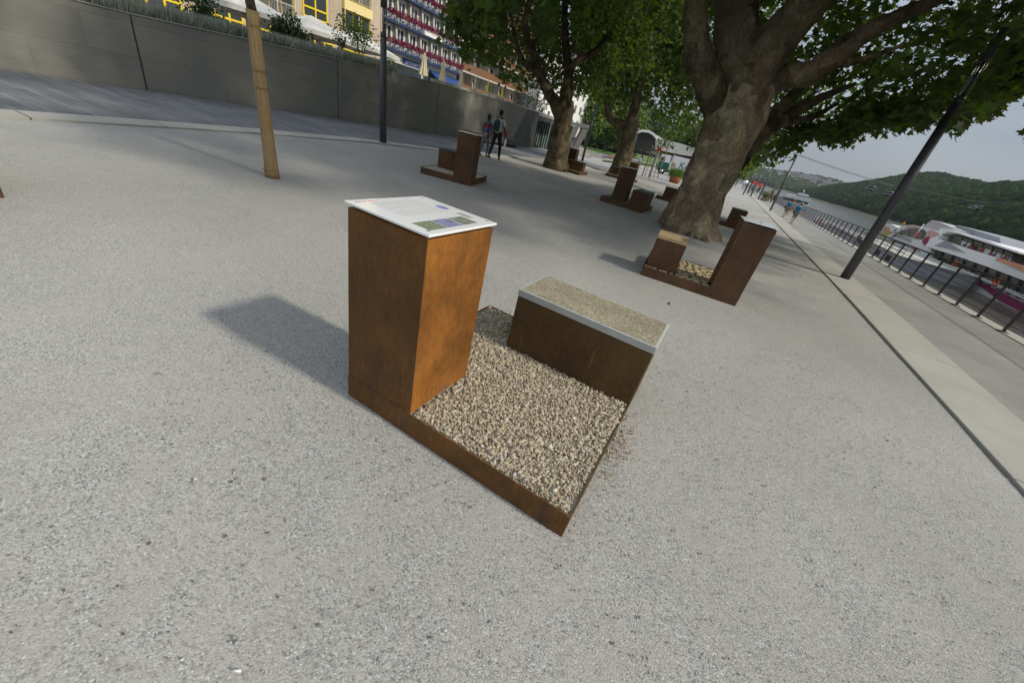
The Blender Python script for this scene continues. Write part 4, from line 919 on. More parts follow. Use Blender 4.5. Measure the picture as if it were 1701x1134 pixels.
# ================================================================ buildings
def fac(label, name, D, s0, s1, z0, z1, depth, m):
    P = W(D, (s0+s1)/2, z0); r = root(name, P, label, 'building')
    mb = MB(); mb.nsbox(D-depth, D, s0, s1, z0-1, z1); mb.build('wall', m, r); return r
def wbox(r, nm, D, s0, s1, z0, z1, m, proud=.03, back=.0):
    mb = MB(); mb.nsbox(D-back, D+proud, s0, s1, z0, z1); return mb.build(nm, m, r)
def window(r, D, s0, s1, z0, z1, fm, gm, bars=1, fw=.09, nm='window', hbar=None):
    mb = MB(); d0, d1 = .01, .07
    mb.nsbox(D+d0, D+d1, s0, s1, z0, z0+fw); mb.nsbox(D+d0, D+d1, s0, s1, z1-fw, z1); mb.nsbox(D+d0, D+d1, s0, s0+fw, z0+fw, z1-fw); mb.nsbox(D+d0, D+d1, s1-fw, s1, z0+fw, z1-fw)
    for i in range(bars): c = s0+(s1-s0)*(i+1)/(bars+1); mb.nsbox(D+d0, D+d1, c-fw/2, c+fw/2, z0+fw, z1-fw)
    if hbar: mb.nsbox(D+d0+.002, D+d1+.003, s0+fw, s1-fw, hbar-fw/2, hbar+fw/2)
    w = mb.build(nm, fm, r); mb = MB(); mb.nsbox(D+.005, D+.02, s0+fw*.7, s1-fw*.7, z0+fw*.7, z1-fw*.7); mb.build('pane', gm, w); return w
# beige building with yellow windows
DY = -38.
sY1 = ns(onn(636, 40, DY))[1]; T0 = 2.3
by = fac('beige clad building with bright yellow window frames behind the lavender', 'yellow_window_building', DY, sY1-34, sY1, T0, 16, 12, M['beige'])
def sz_(x, y, D): P = onn(x, y, D); return ns(P)[1], P[2]
def pwin(x0, y0, x1, y1, D=DY, **k):
    "window from two opposite photo corners (lower-left, upper-right)"
    a, b = sz_(x0, y0, D), sz_(x1, y1, D); return min(a[0], b[0]), max(a[0], b[0]), min(a[1], b[1]), max(a[1], b[1])
zs = [sz_(503, 26, DY)[1]]                         # sill level of the first floor band
fl = zs[0]
# two window bays seen left and centre, one loggia bay; they repeat to the left out of the frame
s_a0, s_a1 = sz_(503, 26, DY)[0], sz_(544, 40, DY)[0]
wv = s_a1-s_a0
l0, l1 = sz_(569, 40, DY)[0], sz_(614, 60, DY)[0]
pitch_ = l0-s_a0
for j in range(0, 4):
    for kk in range(3):
        a = s_a0-2*pitch_*j*1.0; z = fl+3.0*kk
        w = window(by, DY, a, a+wv, z, z+2.3, M['yellow'], M['glass'], 1, .13, 'window', z+.75)
        wbox(by, 'yellow_band', DY, a, a+wv, z-.45, z-.002, M['yellow_pale'], .04)
        # loggia: recess shade painted on a flat dark sheet, with pale slab, posts and a railing
        b0_, b1_ = l0-2*pitch_*j, l1-2*pitch_*j; zb = fl-.55+3.0*kk
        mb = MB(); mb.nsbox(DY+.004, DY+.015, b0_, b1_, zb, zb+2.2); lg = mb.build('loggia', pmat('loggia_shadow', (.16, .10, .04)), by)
        window(by, DY+.02, b0_+.1, b1_-.1, zb+.05, zb+2.15, pmat('loggia_frame', (.5, .35, .03)), M['glass'], 2, .08, 'loggia_window')
        wbox(by, 'loggia_slab', DY, b0_-.05, b1_+.05, zb+2.2, zb+2.95, M['yellow_pale'], .35)
        for c in (b0_+.02, (b0_+b1_)/2, b1_-.1): wbox(by, 'loggia_post', DY+.25, c, c+.07, zb, zb+2.2, M['offwhite'], .07)
        mb = MB(); c = b0_
        while c < b1_: mb.nsbox(DY+.27, DY+.29, c, c+.02, zb, zb+.85); c += .13
        mb.nsbox(DY+.26, DY+.31, b0_, b1_, zb+.85, zb+.9); mb.build('loggia_railing', M['offwhite'], by)
# ground floor shop windows
g0 = T0+.1
for j in range(8):
    a = l0-pitch_*j; window(by, DY, a, a+wv*1.25, g0, fl-1.35, M['yellow'], M['glass'], 2, .14, 'shop_window', fl-1.9)
# white building with flower balconies
DB = -43.
sb0, sb1 = sz_(641, 76, DB)[0], sz_(766, 125, DB)[0]
f1 = sz_(700, 99.5, DB)[1]; f2 = sz_(699.5, 56, DB)[1]; SH = f2-f1
bw = fac('white building with blue balconies full of magenta flowers', 'balcony_building', DB-.9, sb0-.2, sb1, T0, 22, 12, M['offwhite'])
nb = 7; bay = (sb1-sb0)/nb
for kf in range(6):
    z = f1+SH*kf
    bal = wbox(bw, 'balcony', DB-.88, sb0, sb1, z-.16, z, M['navy'], .95)
    # posts, rails and crossed bars
    npan = nb*3; pw = (sb1-sb0)/npan
    mb = MB(); mb.nsbox(DB+.0, DB+.05, sb0, sb1, z+.88, z+.93); mb.nsbox(DB+.0, DB+.05, sb0, sb1, z+.08, z+.13)
    for i in range(npan+1): c = sb0+pw*i; mb.nsbox(DB-.0, DB+.055, c-.035, c+.035, z, z+.95)
    mb.build('balcony_rail', M['blue'], bal)
    mb = MB()
    for i in range(npan):
        a, b = sb0+pw*i+.05, sb0+pw*(i+1)-.05
        for (x0, z0_, x1, z1_) in ((a, z+.15, b, z+.86), (a, z+.86, b, z+.15)):
            mb.tube([W(DB+.02, x0, z0_), W(DB+.02, x1, z1_)], .03, 5)
        if i % 2 == (kf % 2): mb.nsbox(DB-.02, DB-.01, a+.05, b-.05, z+.45, z+.88)
    mb.build('cross_bars', M['white'], bal)
    if kf == 1: mb = MB(); q0, q1 = sz_(705, 53, DB)[0], sz_(734, 66, DB)[0]; mb.nsbox(DB+.06, DB+.08, q0, q1, z+.05, z+.9); mb.build('white_cloth', M['white'], bal)
    mb = MB(); mb.nsbox(DB+.07, DB+.2, sb0, sb1, z+.78, z+.92); mb.build('flower_box', M['tan'], bal)
    C = np.array([W(DB+rng.uniform(.02, .33), rng.uniform(sb0, sb1), z+.96+rng.normal(0, .13)-.2*(rng.random() < .3)) for _ in range(3600)])
    leaves('flowers', C, (.09, .18), M['petals'], bal, QUAD, kind='stuff')
    for i in range(nb):
        c = sb0+bay*(i+.5)
        window(bw, DB-.9, c-bay*.42, c+bay*.24, z+.2, z+2.4, M['white'], M['glass'], 1, .13)
        # slanted partition between two bays
        mb = MB(); c2 = sb0+bay*(i+1); mb.prism([W(DB-.88, c2-.3, z+.0), W(DB-.1, c2-.3, z), W(DB-.5, c2-.3, z+SH-.17), W(DB-.88, c2-.3, z+SH-.17)], E3*.3); mb.build('partition', M['conc_light'], bw)
# ground floor: pale entrance, shop front with blue sign
sh0, sh1 = sz_(661, 100, DB)[0], sz_(703, 120, DB)[0]
wbox(bw, 'garage_door', DB-.9, sb0+.2, sh0-.35, T0, f1-.45, pmat('pale_blue_grey', (.25, .3, .31)), .06)
window(bw, DB-.9, sh0, sh1+.6, T0+.2, f1-1.2, M['navy'], M['glass'], 2, .1, 'shop_window', f1-2.05)
wbox(bw, 'shop_sill', DB-1.32, sh0, sh1+.6, f1-2.2, f1-2.06, M['white'], .03)
s_s0, z_s0 = sz_(670, 96, DB-.8); s_s1, z_s1 = sz_(705, 110, DB-.8)
sg = wbox(bw, 'shop_sign', DB-.85, s_s0, s_s1+.8, z_s0-.62, z_s0, M['blue'], .06)
textobj('sign_lettering', 'gut bürgerliche Küche', W(DB-.78, s_s0+.5, z_s0-.45), E3, (0, 0, 1), .52, M['white'], sg)
aw0, aw1 = sz_(722, 110, DB)[0], sz_(765, 130, DB)[0]
mb = MB(); mb.prism([W(DB-1.3, aw0, f1-.5), W(DB+1.1, aw0, f1-1.7), W(DB+1.1, aw0, f1-1.95), W(DB-1.3, aw0, f1-.75)], E3*(aw1-aw0)); aw = mb.build('awning', M['blue'], bw)
textobj('awning_lettering', 'Café', W(DB+1.14, aw0+(aw1-aw0)*.55, f1-1.93), E3, (0, 0, 1), .4, M['white'], aw)
window(bw, DB-.9, sh1+1.2, sb1-.3, T0+.2, f1-1.0, M['navy'], M['glass'], 4, .1, 'shop_window')
# brown balcony building
sc0, sc1 = sb1+.05, sz_(846, 160, DB)[0]+6
bb = fac('pale building with orange brown balcony fronts right of the flower balconies', 'brown_balcony_building', DB-2.2, sc0, sc1, T0, 24, 12, M['offwhite'])
fz1 = sz_(790, 118, DB)[1]; fz0 = sz_(800, 150, DB)[1]
nb2 = 5; bay2 = (sc1-sc0)/nb2
for kf in range(6):
    z = fz0-1.0+2.75*kf
    bl_ = wbox(bb, 'balcony', DB-2.18, sc0, sc1, z-.18, z, M['conc_light'], 2.3)
    mb = MB(); mb.nsbox(DB+.0, DB+.1, sc0, sc1, z+.002, z+1.0); mb.build('balcony_front', M['terracotta'], bl_)
    for i in range(nb2):
        c = sc0+bay2*(i+.5); window(bb, DB-2.2, c-bay2*.38, c+bay2*.3, z+.1, z+2.2, M['white'], M['glass'], 2, .1)
        mb = MB(); c2 = sc0+bay2*(i+1)-.15; mb.prism([W(DB-2.15, c2, z), W(DB-.2, c2, z), W(DB-1.1, c2, z+2.56), W(DB-2.15, c2, z+2.56)], E3*.13); mb.build('partition', M['offwhite'], bb)
# hotel with red awnings at ground level, pale building further along
for j, (x, y) in enumerate(((770, 142), (782, 148), (795, 153))):
    P = onn(x, y, -40.5); s_, z_ = ns(P)[1], P[2]
    mb = MB(); mb.prism([W(DB-1.9, s_-1.2, z_+1.0), W(DB-.5, s_-1.2, z_+.45), W(DB-.5, s_-1.2, z_+.2), W(DB-1.9, s_-1.2, z_+.75)], E3*2.2); mb.build('small_awning', pmat('wine_red', (.25, .03, .04)), bb)
sd0 = sc1+.3
bd = fac('white house partly hidden by the left tree, beyond the brown balconies', 'white_house', DB+3, sd0, sd0+34, T0, 15, 10, M['white'])
for kf in range(4):
    for i in range(9): c = sd0+2+3.6*i; window(bd, DB+3, c, c+1.3, T0+.8+3*kf, T0+2.6+3*kf, M['offwhite'], M['glass'], 1, .09)
mb = MB(); q = [W(DB+3.5, sd0-.3, 15), W(DB-7.5, sd0-.3, 15), W(DB-2, sd0-.3, 19)]; mb.prism(q, E3*34.6); mb.build('roof', pmat('slate_roof', (.12, .11, .12)), bd)
# balustrade with plants at the end of the terrace
bs = root('terrace_balustrade', onn(860, 176, -17.6), 'dark balustrade with white coping and plants at the end of the terrace', 'balustrade')
sA, sB = ns(onn(840, 165, -17.6))[1], ns(onn(905, 188, -17.6))[1]
mb = MB(); mb.prism([W(-17.5, sA, 2.45), W(-17.5, sB, 2.45), W(-17.5, sB, 2.78), W(-17.5, sA, 2.78)], -N3*.3); mb.build('coping', M['conc_light'], bs)
mb = MB(); c = sA+1.5
while c < sB-1: mb.nsbox(-17.7, -17.66, c, c+.04, 2.78, 3.55); c += .22
mb.nsbox(-17.71, -17.65, sA+1.5, sB-1, 3.55, 3.6); mb.build('bars', M['rail'], bs)
for i in range(4):
    P = onn(862+12*i, 176+4*i, -19.5); P[2] = 2.6; r = root('potted_shrub', P, ['first', 'second', 'third', 'fourth'][i]+' dark shrub from the left behind the terrace balustrade', 'shrub')
    mb = MB(); mb.tube([P, P+[0, 0, .4]], [.16, .22], 12); mb.build('pot', M['black'], r); leaves('foliage', P+np.array([0, 0, .9])+rng.normal(size=(260, 3))*np.array([.28, .28, .35]), (.08, .18), M['leaf_dark'], r)
# ---------------------------------------------------------------- parasols
def parasol_open(label, apex, D, half, drop, pole_h, rot=0):
    A = onn(*apex, D); B_ = A.copy(); B_[2] = A[2]-pole_h; r = root('open_parasol', B_, label, 'parasol', 'open white parasols')
    c = [A+(N3*math.cos(t+rot)+E3*math.sin(t+rot))*half*1.414+np.array([0, 0, -drop]) for t in (math.pi/4, 3*math.pi/4, 5*math.pi/4, 7*math.pi/4)]
    mid = [(c[i]+c[(i+1) % 4])/2+np.array([0, 0, .06]) for i in range(4)]
    mb = MB(); V = [A]+sum(([c[i], mid[i]] for i in range(4)), []); V2 = [x-np.array([0, 0, .03]) for x in V]; lo = [x-np.array([0, 0, .22]) for x in V[1:]]
    mb.add(V, [(0, 1+i, 1+(i+1) % 8) for i in range(8)]); mb.add(V2, [(0, 1+(i+1) % 8, 1+i) for i in range(8)])
    mb.add(V[1:]+lo, [(i, (i+1) % 8, (i+1) % 8+8, i+8) for i in range(8)]); mb.build('canopy', M['canvas_white'], r)
    mb = MB(); mb.tube([B_, A], .035, 8); mb.build('pole', M['tan'], r)
    mb = MB()
    for x in c+mid: mb.tube([A-np.array([0, 0, .12]), x-np.array([0, 0, .05])], .014, 5); mb.tube([A-np.array([0, 0, 1.0]), (A+x)/2-np.array([0, 0, .1])], .012, 5)
    mb.build('ribs', M['tan'], r)
for (ax, lab) in (((404, -14), 'open white parasol farthest left, cut by the top of the picture'), ((517, 26), 'open white parasol above the short post in the lavender'), ((590, 51), 'open white parasol behind the loose small tree')):
    parasol_open(lab, ax, -26.5, 2.15, .85, 2.7)
def parasol_closed(label, base, top, w, D, m, group='closed parasols on the terrace'):
    B_, T = onn(*base, D), onn(*top, D); B_[2] = 2.42; P = T.copy(); h = T[2]-B_[2]; r = root('closed_parasol', B_, label, 'parasol', group)
    Bt = np.array([T[0], T[1], B_[2]]); k = 16; mb = MB(); rings = []
    for t, rr in ((.26, 1.0), (.4, .86), (.6, .62), (.8, .4), (.94, .2), (1, .03)):
        rings.append([Bt+np.array([math.cos(2*math.pi*i/k)*w*rr*(1 if i % 2 else .62), math.sin(2*math.pi*i/k)*w*rr*(1 if i % 2 else .62), h*t-(0 if i % 2 else .03)]) for i in range(k)])
    mb.add(sum(rings, []), [(a*k+i, a*k+(i+1) % k, (a+1)*k+(i+1) % k, (a+1)*k+i) for a in range(5) for i in range(k)]+[tuple(range(k))[::-1]], False); mb.build('folded_canvas', M[m], r)
    mb = MB(); mb.tube([Bt, Bt+[0, 0, h*.3]], .03, 8); mb.build('pole', M['steel'], r)
    mb = MB(); mb.tube([Bt+[0, 0, 0], Bt+[0, 0, .08]], .3, 12); mb.build('foot', M['black'], r)
for (b, t, w, m, lab) in (((707, 134), (706, 86), .36, 'canvas', 'largest closed cream parasol, leftmost above the wall'), ((739, 140), (738, 97), .30, 'canvas', 'closed cream parasol with dark gap, second from the left'),
                          ((767, 148), (768, 117), .27, 'canvas', 'closed cream parasol in front of the blue awning'), ((790, 153), (791, 126), .2, 'canvas', 'slim closed cream parasol before the brown balconies'),
                          ((811, 157), (812, 133), .2, 'canvas_yellow', 'closed yellow parasol above the end of the grey slab'), ((834, 162), (836, 144), .2, 'canvas_yellow', 'closed yellow parasol beside the leaves of the left tree')):
    parasol_closed(lab, b, t, w*.85, -20.5, m)
# ---------------------------------------------------------------- entrance building with slanted frame
eb = root('entrance_building', W(-17.5, 37), 'low entrance building with slanted concrete frame and green glass front', 'building')
P0 = onn(877, 183.4, -16.9)
def vpoly(nm, px, D, dep, m, par=eb): mb = MB(); mb.prism([onn(x, y, D) for x, y in px], -N3*dep); return mb.build(nm, m, par)
dkc = pmat('dark_grey_concrete', (.10, .10, .10))  # dark grey concrete for the blade, beams and legs
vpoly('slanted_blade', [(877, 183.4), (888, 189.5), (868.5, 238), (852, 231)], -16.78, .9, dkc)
vpoly('blade_side', [(879.5, 212), (876.5, 228), (869, 243.5), (861, 240)], -16.9, .5, M['conc_light'])
vpoly('roof_fascia', [(876, 182.6), (936, 198), (936, 204), (886, 189.5)], -16.9, 3, M['conc_light'])
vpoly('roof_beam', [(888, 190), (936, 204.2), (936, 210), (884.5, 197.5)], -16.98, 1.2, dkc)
gx = np.linspace(880, 934, 15)
for i in range(14):
    x0, x1 = gx[i]+.3, gx[i+1]-.25
    yt = lambda x: 197.0+(x-884)*.25; ybm = lambda x: 241.5+(x-870)*.2; sk = lambda x: x-.22*(ybm(x)-yt(x))
    vpoly('glass_pane', [(sk(x0), ybm(sk(x0))), (sk(x1), ybm(sk(x1))), (x1, yt(x1)), (x0, yt(x0))], -18.4, .05, M['glass_green'])
    vpoly('mullion', [(sk(x1)-.1, ybm(sk(x1))), (sk(x1)+.45, ybm(sk(x1))), (x1+.55, yt(x1)), (x1, yt(x1))], -18.3, .16, M['rail'])
dr = vpoly('door_frame', [(883, 241.8), (898.5, 245.3), (904.5, 213.2), (902.9, 213.4), (897.3, 242.8), (886.8, 240.4), (891.6, 212.0), (889.4, 210.6)], -18.1, .12, M['black'])
vpoly('door_lintel', [(890, 210.3), (905, 213.8), (904.4, 216.2), (889.6, 212.8)], -18.08, .1, M['black'], dr)
vpoly('dark_wing', [(883.5, 241), (887.5, 242), (893, 211.5), (888.5, 210.5)], -18.2, .06, M['black'])
vpoly('floor_back', [(868, 243.5), (934, 258), (934, 240), (872, 238)], -19.5, .1, M['kerb_grey'])
# V shaped supports right of the tree
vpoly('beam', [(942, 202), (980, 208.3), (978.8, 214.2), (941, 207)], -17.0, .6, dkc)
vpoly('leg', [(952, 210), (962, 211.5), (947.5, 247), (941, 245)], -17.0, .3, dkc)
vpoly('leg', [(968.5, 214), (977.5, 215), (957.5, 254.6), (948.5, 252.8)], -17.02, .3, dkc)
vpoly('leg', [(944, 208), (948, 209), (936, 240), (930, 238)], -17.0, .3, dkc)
# concrete bench plinth before the wall
pl = root('concrete_bench', W(-15.9, 30), 'long dark grey concrete bench at the foot of the wall, right of the two walkers', 'bench')
A1, A2 = onn(776, 228, -16.0), onn(862, 240.5, -16.0); sA, sB = ns(gs(770, 232))[1]+2, ns(gs(862, 242))[1]
sA, sB = ns(onn(776, 222, -15.9))[1], ns(onn(862, 240, -15.9))[1]
mb = MB(); mb.prism([W(-15.5, sA, tz(sA)+.12), W(-15.5, sB-.5, tz(sB)+.12), W(-15.5, sB, onn(862, 233, -15.9)[2]), W(-15.5, sA, onn(776, 217, -15.9)[2])], -N3*.7); mb.build('seat', pmat('dark_concrete', (.12, .12, .12)), pl)
mb = MB(); mb.nsbox(-16.1, -15.65, sA+.3, sB-.8, tz(sB)-.02, tz(sA)+.12); mb.build('foot', M['black'], pl)
# steps, low wall, lawns and beds of the park: flat sheets on the ground
def gpoly(nm, px, m, dz, kind='structure'):
    P = [gs(x, y) for x, y in px]; mb = MB(); mb.add([p+[0, 0, dz] for p in P], [tuple(range(len(P)))]); o = mb.build(nm, m); o['kind'] = kind
    if o.data.polygons[0].normal.z < 0: o.data.flip_normals()
    return o
gpoly('lawn', [(961, 248.5), (978, 245), (1004, 250), (1020, 253), (1017, 258), (990, 254)], M['lawn'], .05)
gpoly('flower_bed', [(975, 254.5), (1018, 260), (1020, 264), (992, 262)], M['bed'], .08)
gpoly('lawn', [(1002, 266), (1020, 268.5), (1020, 271), (1001, 268.5)], M['lawn'], .1)
gpoly('lawn', [(1045, 267), (1085, 274), (1084, 277.5), (1045, 271)], M['lawn'], .1)
gpoly('flower_bed', [(1010, 258), (1024, 260.5), (1022, 265), (1013, 264)], M['bed_red'], .12)
st = root('steps', gs(972, 256), 'pale stone steps at the foot of the slanted supports', 'steps')
B_ = gs(966, 258.5)
for i in range(5):
    P = gs(958+3*i, 257.5+.2*i); d_ = np.array([B_[0], B_[1], 0]); d_ /= np.linalg.norm(d_); sd_ = np.array([d_[1], -d_[0], 0])
    mb = MB(); mb.box(B_-sd_*(.9)+sd_*0+d_*(.42*i)+np.array([0, 0, 0]), sd_*(2.2-.28*i), d_*.42, (0, 0, .17*(i+1))); mb.build('step', M['conc_light'], st)
lw = root('low_wall', gs(985, 262), 'low grey concrete wall sloping beside the lawn', 'low wall')
Pq = gs(981, 259.5); mb = MB(); mb.prism([onv(963, 256, Pq), onv(1000, 265, Pq), onv(1000.5, 257.5, Pq), onv(963.5, 243.5, Pq)], np.array([0, .5, 0])); mb.build('slab', M['kerb_grey'], lw)
# ================================================================ event stage, truck, stakes, pot
def hv(P0): h = np.array([P0[0], P0[1], 0.]); return h/np.linalg.norm(h)
Ps = gs(1072, 280); Ps = Ps/np.linalg.norm(Ps[:2])*105; Ps[2] = tz(105)-.3
es = root('event_stage', Ps, 'event stage with dark back cloth under a white arched roof', 'stage'); hs = hv(Ps)
def vp(nm, px, P0, dep, m, par): mb = MB(); mb.prism([onv(x, y, P0) for x, y in px], hv(P0)*dep); return mb.build(nm, m, par)
vp('back_cloth', [(1054, 228), (1058, 222), (1066, 219.5), (1075, 219.5), (1084, 224), (1089, 232), (1087, 251), (1070, 250), (1055, 250)], Ps, 1, pmat('dark_cloth', (.045, .045, .045)), es)
vp('roof_arch', [(1053, 227), (1057, 219.5), (1066, 215.5), (1078, 216), (1088, 222), (1092, 230), (1090.5, 232), (1085, 225), (1077, 220.3), (1066, 219.2), (1058, 222.3)], Ps-hs*1.5, 6, M['white'], es)
vp('stage_floor', [(1054, 249), (1089, 257), (1088, 262), (1052, 254)], Ps-hs*.5, 3, M['black'], es)
Pt = Ps+hs*2
vp('tent_side', [(1089, 224), (1105, 232), (1135, 240), (1180, 252), (1178, 264), (1135, 258), (1089, 248)], Pt, 8, M['canvas_white'], es)
Pw = gs(1098, 288.5); tr = root('delivery_truck', Pw, 'green and white delivery truck with a lettered white box body', 'truck')
T = lambda nm, px, dep, m, off=0., par=tr: vp(nm, px, Pw+hv(Pw)*off, dep, m, par)
cabg = T('cab', [(1088.5, 281.5), (1108, 287), (1112, 271.5), (1095.5, 268), (1090, 273)], 2.2, M['truck_green'])
T('cab_roof', [(1095.3, 267.7), (1112, 271.2), (1116, 259.5), (1113, 257.8), (1101, 256), (1097.5, 260)], 2.2, M['white'])
T('side_window', [(1098.2, 267), (1103.8, 268.2), (1105.6, 261.4), (1100.2, 260.4)], .05, M['glass'], -.06)
T('windscreen', [(1094.6, 267), (1097, 267.4), (1099.6, 260.2), (1098.4, 259.6)], .05, M['glass'], -.05)
bx = T('box_body', [(1109.5, 282), (1150, 291.5), (1158, 267.5), (1119, 258)], 2.3, M['white'], -.02)
up_ = onv(1121, 270, Pw)-onv(1118, 281, Pw); rt = onv(1140, 283, Pw)-onv(1118, 278, Pw)
textobj('lettering', 'König', onv(1126.3, 279.6, Pw-hv(Pw)*.08), rt/np.linalg.norm(rt), np.array([0, 0, 1.]), 1.25, pmat('sign_green', (.02, .14, .15)), bx)
T('emblem', [(1115, 277), (1121, 278.2), (1122.5, 271), (1117, 270)], .03, pmat('emblem_tan', (.42, .3, .22)), -.07, bx)
T('chassis', [(1100, 284.5), (1148, 295), (1149, 291.5), (1109, 283)], 2.0, M['black'], .1)
for (x, y, nm) in ((1098.6, 284.2, 'wheel'), (1143, 294, 'wheel')):
    c = onv(x, y, Pw-hv(Pw)*.1); side = np.cross(hv(Pw), [0, 0, 1]); R__ = .48
    mb = MB(); mb.tube([c, c+hv(Pw)*.3], R__, 20); w = mb.build('wheel', M['black'], tr); mb = MB(); mb.tube([c-hv(Pw)*.02, c], .22, 14); mb.build('rim', M['steel'], w)
def stake(lab, a, b, r, m, cat='stake', nm='bamboo_stake', grp='stakes round the young trees'):
    B_ = gs(*a); T_ = onv(*b, B_); o = root(nm, B_, lab, cat, grp); mb = MB(); k = 7
    mb.tube([B_+(T_-B_)*i/k for i in range(k+1)], [r*(1+.08*(i % 2)) for i in range(k+1)], 8); mb.build('pole', m, o); return o, B_, T_
cane = varied('cane', (.24, .17, .08), (.33, .25, .13), 6, .7, .1); wgrey = varied('weathered_post', (.26, .24, .2), (.34, .32, .27), 4, .9, .3)
stake('leftmost bamboo stake beyond the shaded gravel', (1066, 293.8), (1085, 242), .05, cane)
stake('thin stake between the leftmost one and the thick grey post', (1071, 293), (1085.5, 252), .03, cane)
o, B_, T_ = stake('thick grey weathered post with a red flower on top', (1078.5, 294.3), (1094.5, 249.5), .12, wgrey, 'post', 'wooden_post', None)
leaves('flower', T_+rng.normal(size=(60, 3))*.13+np.array([0, 0, .12]), (.12, .25), M['red'], o); leaves('leaves', T_+rng.normal(size=(120, 3))*np.array([.35, .35, .3])+np.array([.3, 0, .8]), (.15, .3), M['leaf_dark'], o)
stake('grey stake right of the thick post', (1085, 295.4), (1097.5, 260), .035, wgrey)
stake('bamboo stake in front of the truck wheel', (1092, 295.2), (1114, 233), .045, cane)
stake('slanting thin stake in front of the truck lettering', (1109, 295.8), (1123.5, 248), .035, cane)
stake('red and white striped pole by the stage, left one', (1053, 254), (1061, 228), .10, M['red'], 'pole', 'flag_pole', None)
stake('red and white striped pole in front of the stage', (1065, 262), (1074, 230), .10, M['red'], 'pole', 'flag_pole', None)
Pu = gs(1067, 270); ru = root('red_parasol', Pu, 'small bright red parasol before the dark stage', 'parasol'); vp('canopy', [(1063.5, 251), (1068.2, 250.3), (1073.5, 257.6), (1066.5, 258)], Pu, 1.2, M['red'], ru)
mb = MB(); mb.tube([Pu, onv(1069, 256, Pu)], .04, 8); mb.build('pole', M['steel'], ru)
Pp = gs(1119, 303.5); rp = root('plant_pot', Pp, 'round terracotta pot of green grass left of the big trunk', 'plant pot')
wp_ = pxr(21, Pp); mb = MB(); mb.tube([Pp, Pp+[0, 0, .25], Pp+[0, 0, .52], Pp+[0, 0, .56]], [wp_*.75, wp_*.93, wp_*1.02, wp_*1.02], 20); mb.build('pot', M['pot'], rp)
C = Pp+np.array([0, 0, .5])+np.stack([rng.normal(0, wp_*.5, 900), rng.normal(0, wp_*.5, 900), rng.uniform(0, .08, 900)], -1); leaves('grass', C, (.4, .85), M['grassleaf'], rp, BLADE, upright=True)

# ================================================================ river craft
WD = 26.6
bo = root('river_boat', W(WD, 58, WATER), 'large white excursion boat painted with pink and purple flowers, moored at the landing', 'boat')
def bp(nm, px, off, dep, m, par=bo): mb = MB(); mb.prism([onn(x, y, WD+off) for x, y in px], N3*dep); return mb.build(nm, m, par)
def bz(s0, s1, z0, z1, off, dep, m, nm, par=bo): mb = MB(); mb.nsbox(WD+off, WD+off+dep, s0, s1, z0, z1); return mb.build(nm, m, par)
# ship frame from the photograph: z of the decks on the near side
def zs_(x, y): P = onn(x, y, WD); return round(ns(P)[1], 2), round(P[2], 2)
pk = varied('boat_hull', (.52, .50, .48), (.6, .58, .56), .3, .4, 0); purple = pmat('magenta_paint', (.22, .02, .09)); pink = pmat('pink_paint', (.62, .36, .34)); orange = pmat('orange_paint', (.68, .32, .2)); bgrey = pmat('boat_grey', (.3, .31, .33)); wine = pmat('wine_paint', (.3, .03, .07))
shade = varied('boat_window', (.05, .05, .045), (.12, .10, .07), 1.2, .15, 0)
# hull, seen through the railing
bp('hull', [(1540, 436), (1562, 452), (1600, 474), (1650, 500), (1701, 527), (1800, 585), (1800, 560), (1701, 497), (1640, 468), (1590, 446), (1560, 436)], 0, 9.5, pk)
bp('hull_stripe', [(1600, 458), (1640, 474), (1701, 503), (1780, 545), (1780, 560), (1701, 520), (1660, 500), (1640, 484), (1625, 474)], -.03, .05, purple)
bp('waterline_shade', [(1545, 445), (1562, 453), (1600, 475), (1650, 501), (1701, 528), (1800, 586), (1800, 596), (1701, 535), (1650, 507), (1600, 480), (1560, 457)], -.06, .1, M['black'])  # black band paints the shadow and reflection under the hull
bp('gunwale', [(1548, 431), (1590, 444), (1640, 465.5), (1701, 492), (1800, 541), (1800, 546), (1701, 496.5), (1640, 470), (1590, 447.5), (1549, 433.5)], -.25, 10, M['white'])
# lower deck: glazed band and pillars
bp('lower_windows', [(1550, 430), (1590, 443), (1640, 464), (1701, 491), (1800, 540), (1800, 520), (1701, 463), (1640, 440), (1590, 425), (1545, 410)], .5, 8.5, shade)
for i, x in enumerate(np.linspace(1556, 1760, 12)):
    y0 = np.interp(x, [1550, 1590, 1640, 1701, 1800], [431, 443.5, 464.5, 491.5, 540]); y1 = np.interp(x+8, [1545, 1590, 1640, 1701, 1800], [411, 425, 440, 463, 520])
    bp('pillar', [(x, y0), (x+1.6, y0+.7), (x+10, y1+.5), (x+8.2, y1)], .35, .12, pmat('dark_frame', (.03, .03, .03)))
# long white roof over the lower deck
bp('lower_roof', [(1538, 408), (1550, 413), (1590, 425.5), (1640, 443), (1701, 466), (1800, 523), (1800, 500), (1701, 449), (1640, 424), (1590, 408), (1560, 398), (1548, 394)], -.4, 10.2, M['white'])
bp('roof_panel', [(1652, 431), (1658, 427.8), (1701, 441), (1701, 452), (1690, 447)], -.46, .05, orange)
bp('roof_shade', [(1552, 408), (1572, 399), (1592, 413), (1604, 420), (1590, 417)], -.46, .05, bgrey)
